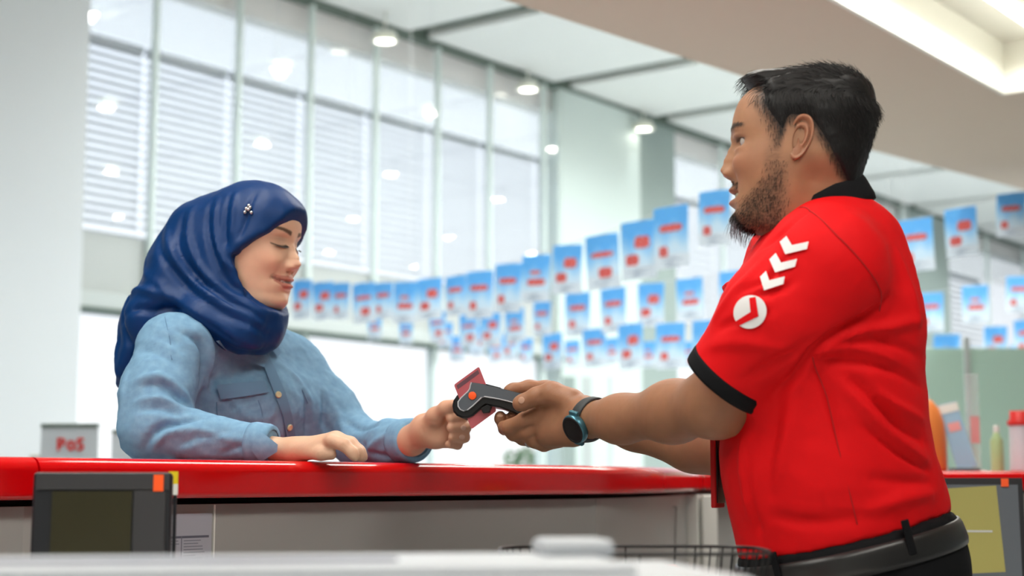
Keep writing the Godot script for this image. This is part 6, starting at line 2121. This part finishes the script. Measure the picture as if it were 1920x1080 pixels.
func materials() -> void:
	var fine := noise_tex(0.35, 256, false, 4, 2)
	var soft := noise_tex(0.03, 256, false, 9, 4)
	var m := mat("skin", Color.WHITE, 0.48, 0.0, 0.42)
	m.vertex_color_use_as_albedo = true
	m.subsurf_scatter_enabled = true
	m.subsurf_scatter_strength = 0.12
	relief(m, noise_tex(0.22, 256, false, 8, 3), 14.0, 0.02)
	mat("hair", Color(0.085, 0.08, 0.08), 0.5, 0.0, 0.4)
	mat("hair_strand", Color(0.15, 0.145, 0.145), 0.5, 0.0, 0.4)
	mat("grey_hair", Color(0.52, 0.52, 0.55), 0.5)
	m = mat("red_cloth", Color(0.88, 0.045, 0.075), 0.72, 0.0, 0.3)
	relief(m, fine, 12.0, 0.012)
	mat("red_seam", Color(0.70, 0.03, 0.04), 0.8)
	mat("print_white", Color(0.9, 0.9, 0.9), 0.6)
	m = mat("black_rib", Color(0.075, 0.08, 0.09), 0.85, 0.0, 0.3)
	relief(m, fine, 14.0, 0.02)
	mat("black_cloth", Color(0.06, 0.065, 0.075), 0.85, 0.0, 0.3)
	mat("black_leather", Color(0.13, 0.13, 0.13), 0.36)
	m = mat("denim", Color.WHITE, 0.85, 0.0, 0.25)
	m.albedo_texture = noise_tex(0.03, 512, false, 12, 6, ramp([[0.0, Color(0.43, 0.58, 0.71)], [0.5, Color(0.47, 0.63, 0.75)], [1.0, Color(0.53, 0.68, 0.79)]]))
	relief(m, noise_tex(0.5, 256, false, 3, 2), 4.0, 0.02)
	m = mat("denim_seam", Color(0.42, 0.56, 0.68), 0.85, 0.0, 0.25)
	m = mat("blue_cloth", Color(0.015, 0.205, 0.42), 0.45, 0.0, 0.35)
	relief(m, fine, 14.0, 0.008)
	mat("button", Color(0.85, 0.82, 0.66), 0.35)
	mat("silver", Color(0.8, 0.8, 0.8), 0.25, 1.0)
	m = mat("counter_red", Color(0.82, 0.01, 0.04), 0.12)
	m.clearcoat_enabled = true
	m.clearcoat = 0.15
	m.clearcoat_roughness = 0.04
	mat("counter_grey", Color(0.60, 0.60, 0.59), 0.45)
	mat("counter_line", Color(0.48, 0.47, 0.46), 0.5)
	mat("dark_gap", Color(0.07, 0.07, 0.07), 0.7)
	mat("post_white", Color(0.88, 0.88, 0.86), 0.5)
	mat("wall_white", Color(0.84, 0.85, 0.85), 0.7)
	mat("spandrel_grey", Color(0.76, 0.77, 0.76), 0.7)
	m = mat("frosted", Color(0.97, 0.98, 0.96, 0.22), 0.5)
	m.transparency = BaseMaterial3D.TRANSPARENCY_ALPHA
	mat("wall_pink", Color(0.93, 0.91, 0.90), 0.6)
	mat("wall_pillar", Color(0.86, 0.87, 0.88), 0.6)
	mat("wall_pier", Color(0.84, 0.88, 0.86), 0.6)
	mat("pier_dark", Color(0.62, 0.67, 0.65), 0.6)
	mat("valance", Color(0.78, 0.80, 0.79), 0.5)
	mat("trim_green", Color(0.38, 0.43, 0.39), 0.5)
	mat("mullion", Color(0.90, 0.94, 0.92), 0.4)
	mat("ceiling_white", Color(0.90, 0.90, 0.88), 0.8)
	mat("ceiling_dark", Color(0.36, 0.40, 0.36), 0.8)
	mat("soffit", Color(0.79, 0.71, 0.63), 0.7)
	mat("floor_tile", Color(0.74, 0.75, 0.76), 0.25)
	mat("pavement", Color(0.80, 0.80, 0.78), 0.9)
	mat("outside_wall", Color(0.80, 0.78, 0.76), 0.9)
	mat("outside_roof", Color(0.45, 0.46, 0.50), 0.9)
	m = mat("leaf", Color(0.28, 0.50, 0.16), 0.6)
	m.backlight_enabled = true
	m.backlight = Color(0.3, 0.4, 0.2)
	m = mat("slat", Color(0.70, 0.71, 0.74), 0.5)
	m.backlight_enabled = true
	m.backlight = Color(0.16, 0.16, 0.16)
	m = mat("glass", Color(0.9, 1.0, 0.97, 0.03), 0.02)
	m.transparency = BaseMaterial3D.TRANSPARENCY_ALPHA
	m = mat("acrylic", Color(0.9, 0.95, 0.95, 0.25), 0.05)
	m.transparency = BaseMaterial3D.TRANSPARENCY_ALPHA
	m = mat("green_glass", Color(0.76, 0.85, 0.80), 0.35)
	m.backlight_enabled = true
	m.backlight = Color(0.7, 0.75, 0.72)
	mat("lamp_white", Color(0.92, 0.92, 0.88), 0.5)
	m = mat("tube_glow", Color(1, 1, 1), 0.5)
	m.emission_enabled = true
	m.emission = Color(1.0, 0.98, 0.93)
	m.emission_energy_multiplier = 2.0
	m = mat("down_glow", Color(1, 1, 1), 0.5)
	m.emission_enabled = true
	m.emission = Color(1.0, 0.99, 0.93)
	m.emission_energy_multiplier = 40.0
	m = mat("down_glow_soft", Color(1, 1, 1), 0.5)
	m.emission_enabled = true
	m.emission = Color(1.0, 0.99, 0.93)
	m.emission_energy_multiplier = 3.0
	mat("string", Color(0.8, 0.8, 0.8), 0.7)
	mat("terminal_black", Color(0.06, 0.06, 0.065), 0.4)
	mat("terminal_dark", Color(0.13, 0.135, 0.14), 0.45)
	mat("terminal_grey", Color(0.32, 0.35, 0.38), 0.5)
	mat("terminal_trim", Color(0.72, 0.73, 0.75), 0.4)
	mat("screen_dark", Color(0.04, 0.05, 0.05), 0.15)
	mat("orange", Color(1.0, 0.36, 0.10), 0.45)
	mat("yellow", Color(0.90, 0.80, 0.10), 0.5)
	mat("card_pink", Color(0.78, 0.40, 0.43), 0.3)
	mat("card_stripe", Color(0.45, 0.32, 0.36), 0.3)
	mat("watch_strap", Color(0.20, 0.22, 0.23), 0.6)
	mat("watch_teal", Color(0.28, 0.47, 0.53), 0.3, 0.6)
	mat("watch_glass", Color(0.05, 0.02, 0.03), 0.05)
	mat("monitor_dark", Color(0.10, 0.11, 0.13), 0.45)
	mat("monitor_grey", Color(0.20, 0.20, 0.21), 0.5)
	mat("monitor_slate", Color(0.36, 0.39, 0.42), 0.5)
	mat("screen_olive", Color(0.20, 0.19, 0.12), 0.3)
	mat("note_yellow", Color(0.66, 0.64, 0.36), 0.6)
	mat("machine_white", Color(0.72, 0.74, 0.76), 0.4)
	mat("slot_violet", Color(0.42, 0.42, 0.50), 0.5)
	mat("chair_navy", Color(0.05, 0.08, 0.11), 0.8)
	mat("sign_grey", Color(0.78, 0.80, 0.82), 0.5)
	mat("print_red", Color(0.85, 0.15, 0.13), 0.5)
	mat("bottle_orange", Color(0.90, 0.52, 0.26), 0.4)
	mat("leaflet_blue", Color(0.60, 0.74, 0.84), 0.4)
	mat("slip_pink", Color(0.90, 0.62, 0.62), 0.5)
	mat("bottle_green", Color(0.70, 0.82, 0.60), 0.3)
	mat("bottle_white", Color(0.86, 0.86, 0.90), 0.35)

func _ready() -> void:
	# camera: a portrait lens a little below counter-top height, tilted up
	var cam := Camera3D.new()
	cam.name = "camera"
	add_child(cam)
	cam.position = Vector3(0, 1.02, 0)
	cam.rotation_degrees = Vector3(7.04, 0, 0)
	cam.current = true
	var lens := CameraAttributesPhysical.new()
	lens.frustum_focal_length = 65.67       # 24 mm high sensor
	lens.frustum_focus_distance = 2.55
	lens.exposure_aperture = 4.4
	cam.attributes = lens
	cam.fov = 20.71
	# overcast daylight outside, exposure for the people
	var sky_m := ProceduralSkyMaterial.new()
	sky_m.sky_top_color = Color(0.86, 0.92, 1.0)
	sky_m.sky_horizon_color = Color(1.0, 1.0, 1.0)
	sky_m.ground_horizon_color = Color(0.95, 0.95, 0.94)
	sky_m.ground_bottom_color = Color(0.8, 0.8, 0.8)
	sky_m.sky_energy_multiplier = 1.0
	var sky := Sky.new()
	sky.sky_material = sky_m
	var e := Environment.new()
	e.background_mode = Environment.BG_SKY
	e.sky = sky
	e.background_energy_multiplier = 0.52
	e.tonemap_mode = Environment.TONE_MAPPER_LINEAR
	e.tonemap_exposure = 2.6
	e.sdfgi_enabled = true
	e.ssao_enabled = true
	e.ssil_enabled = true
	var w := WorldEnvironment.new()
	w.name = "world_environment"
	w.environment = e
	add_child(w)
	materials()
	build_shell()
	build_soffit()
	build_downlights()
	build_counter()
	build_clerk()
	build_customer()
	build_terminal()
	build_watch()
	build_badge()
	build_staff_side()
	build_customer_side()
	build_posters()
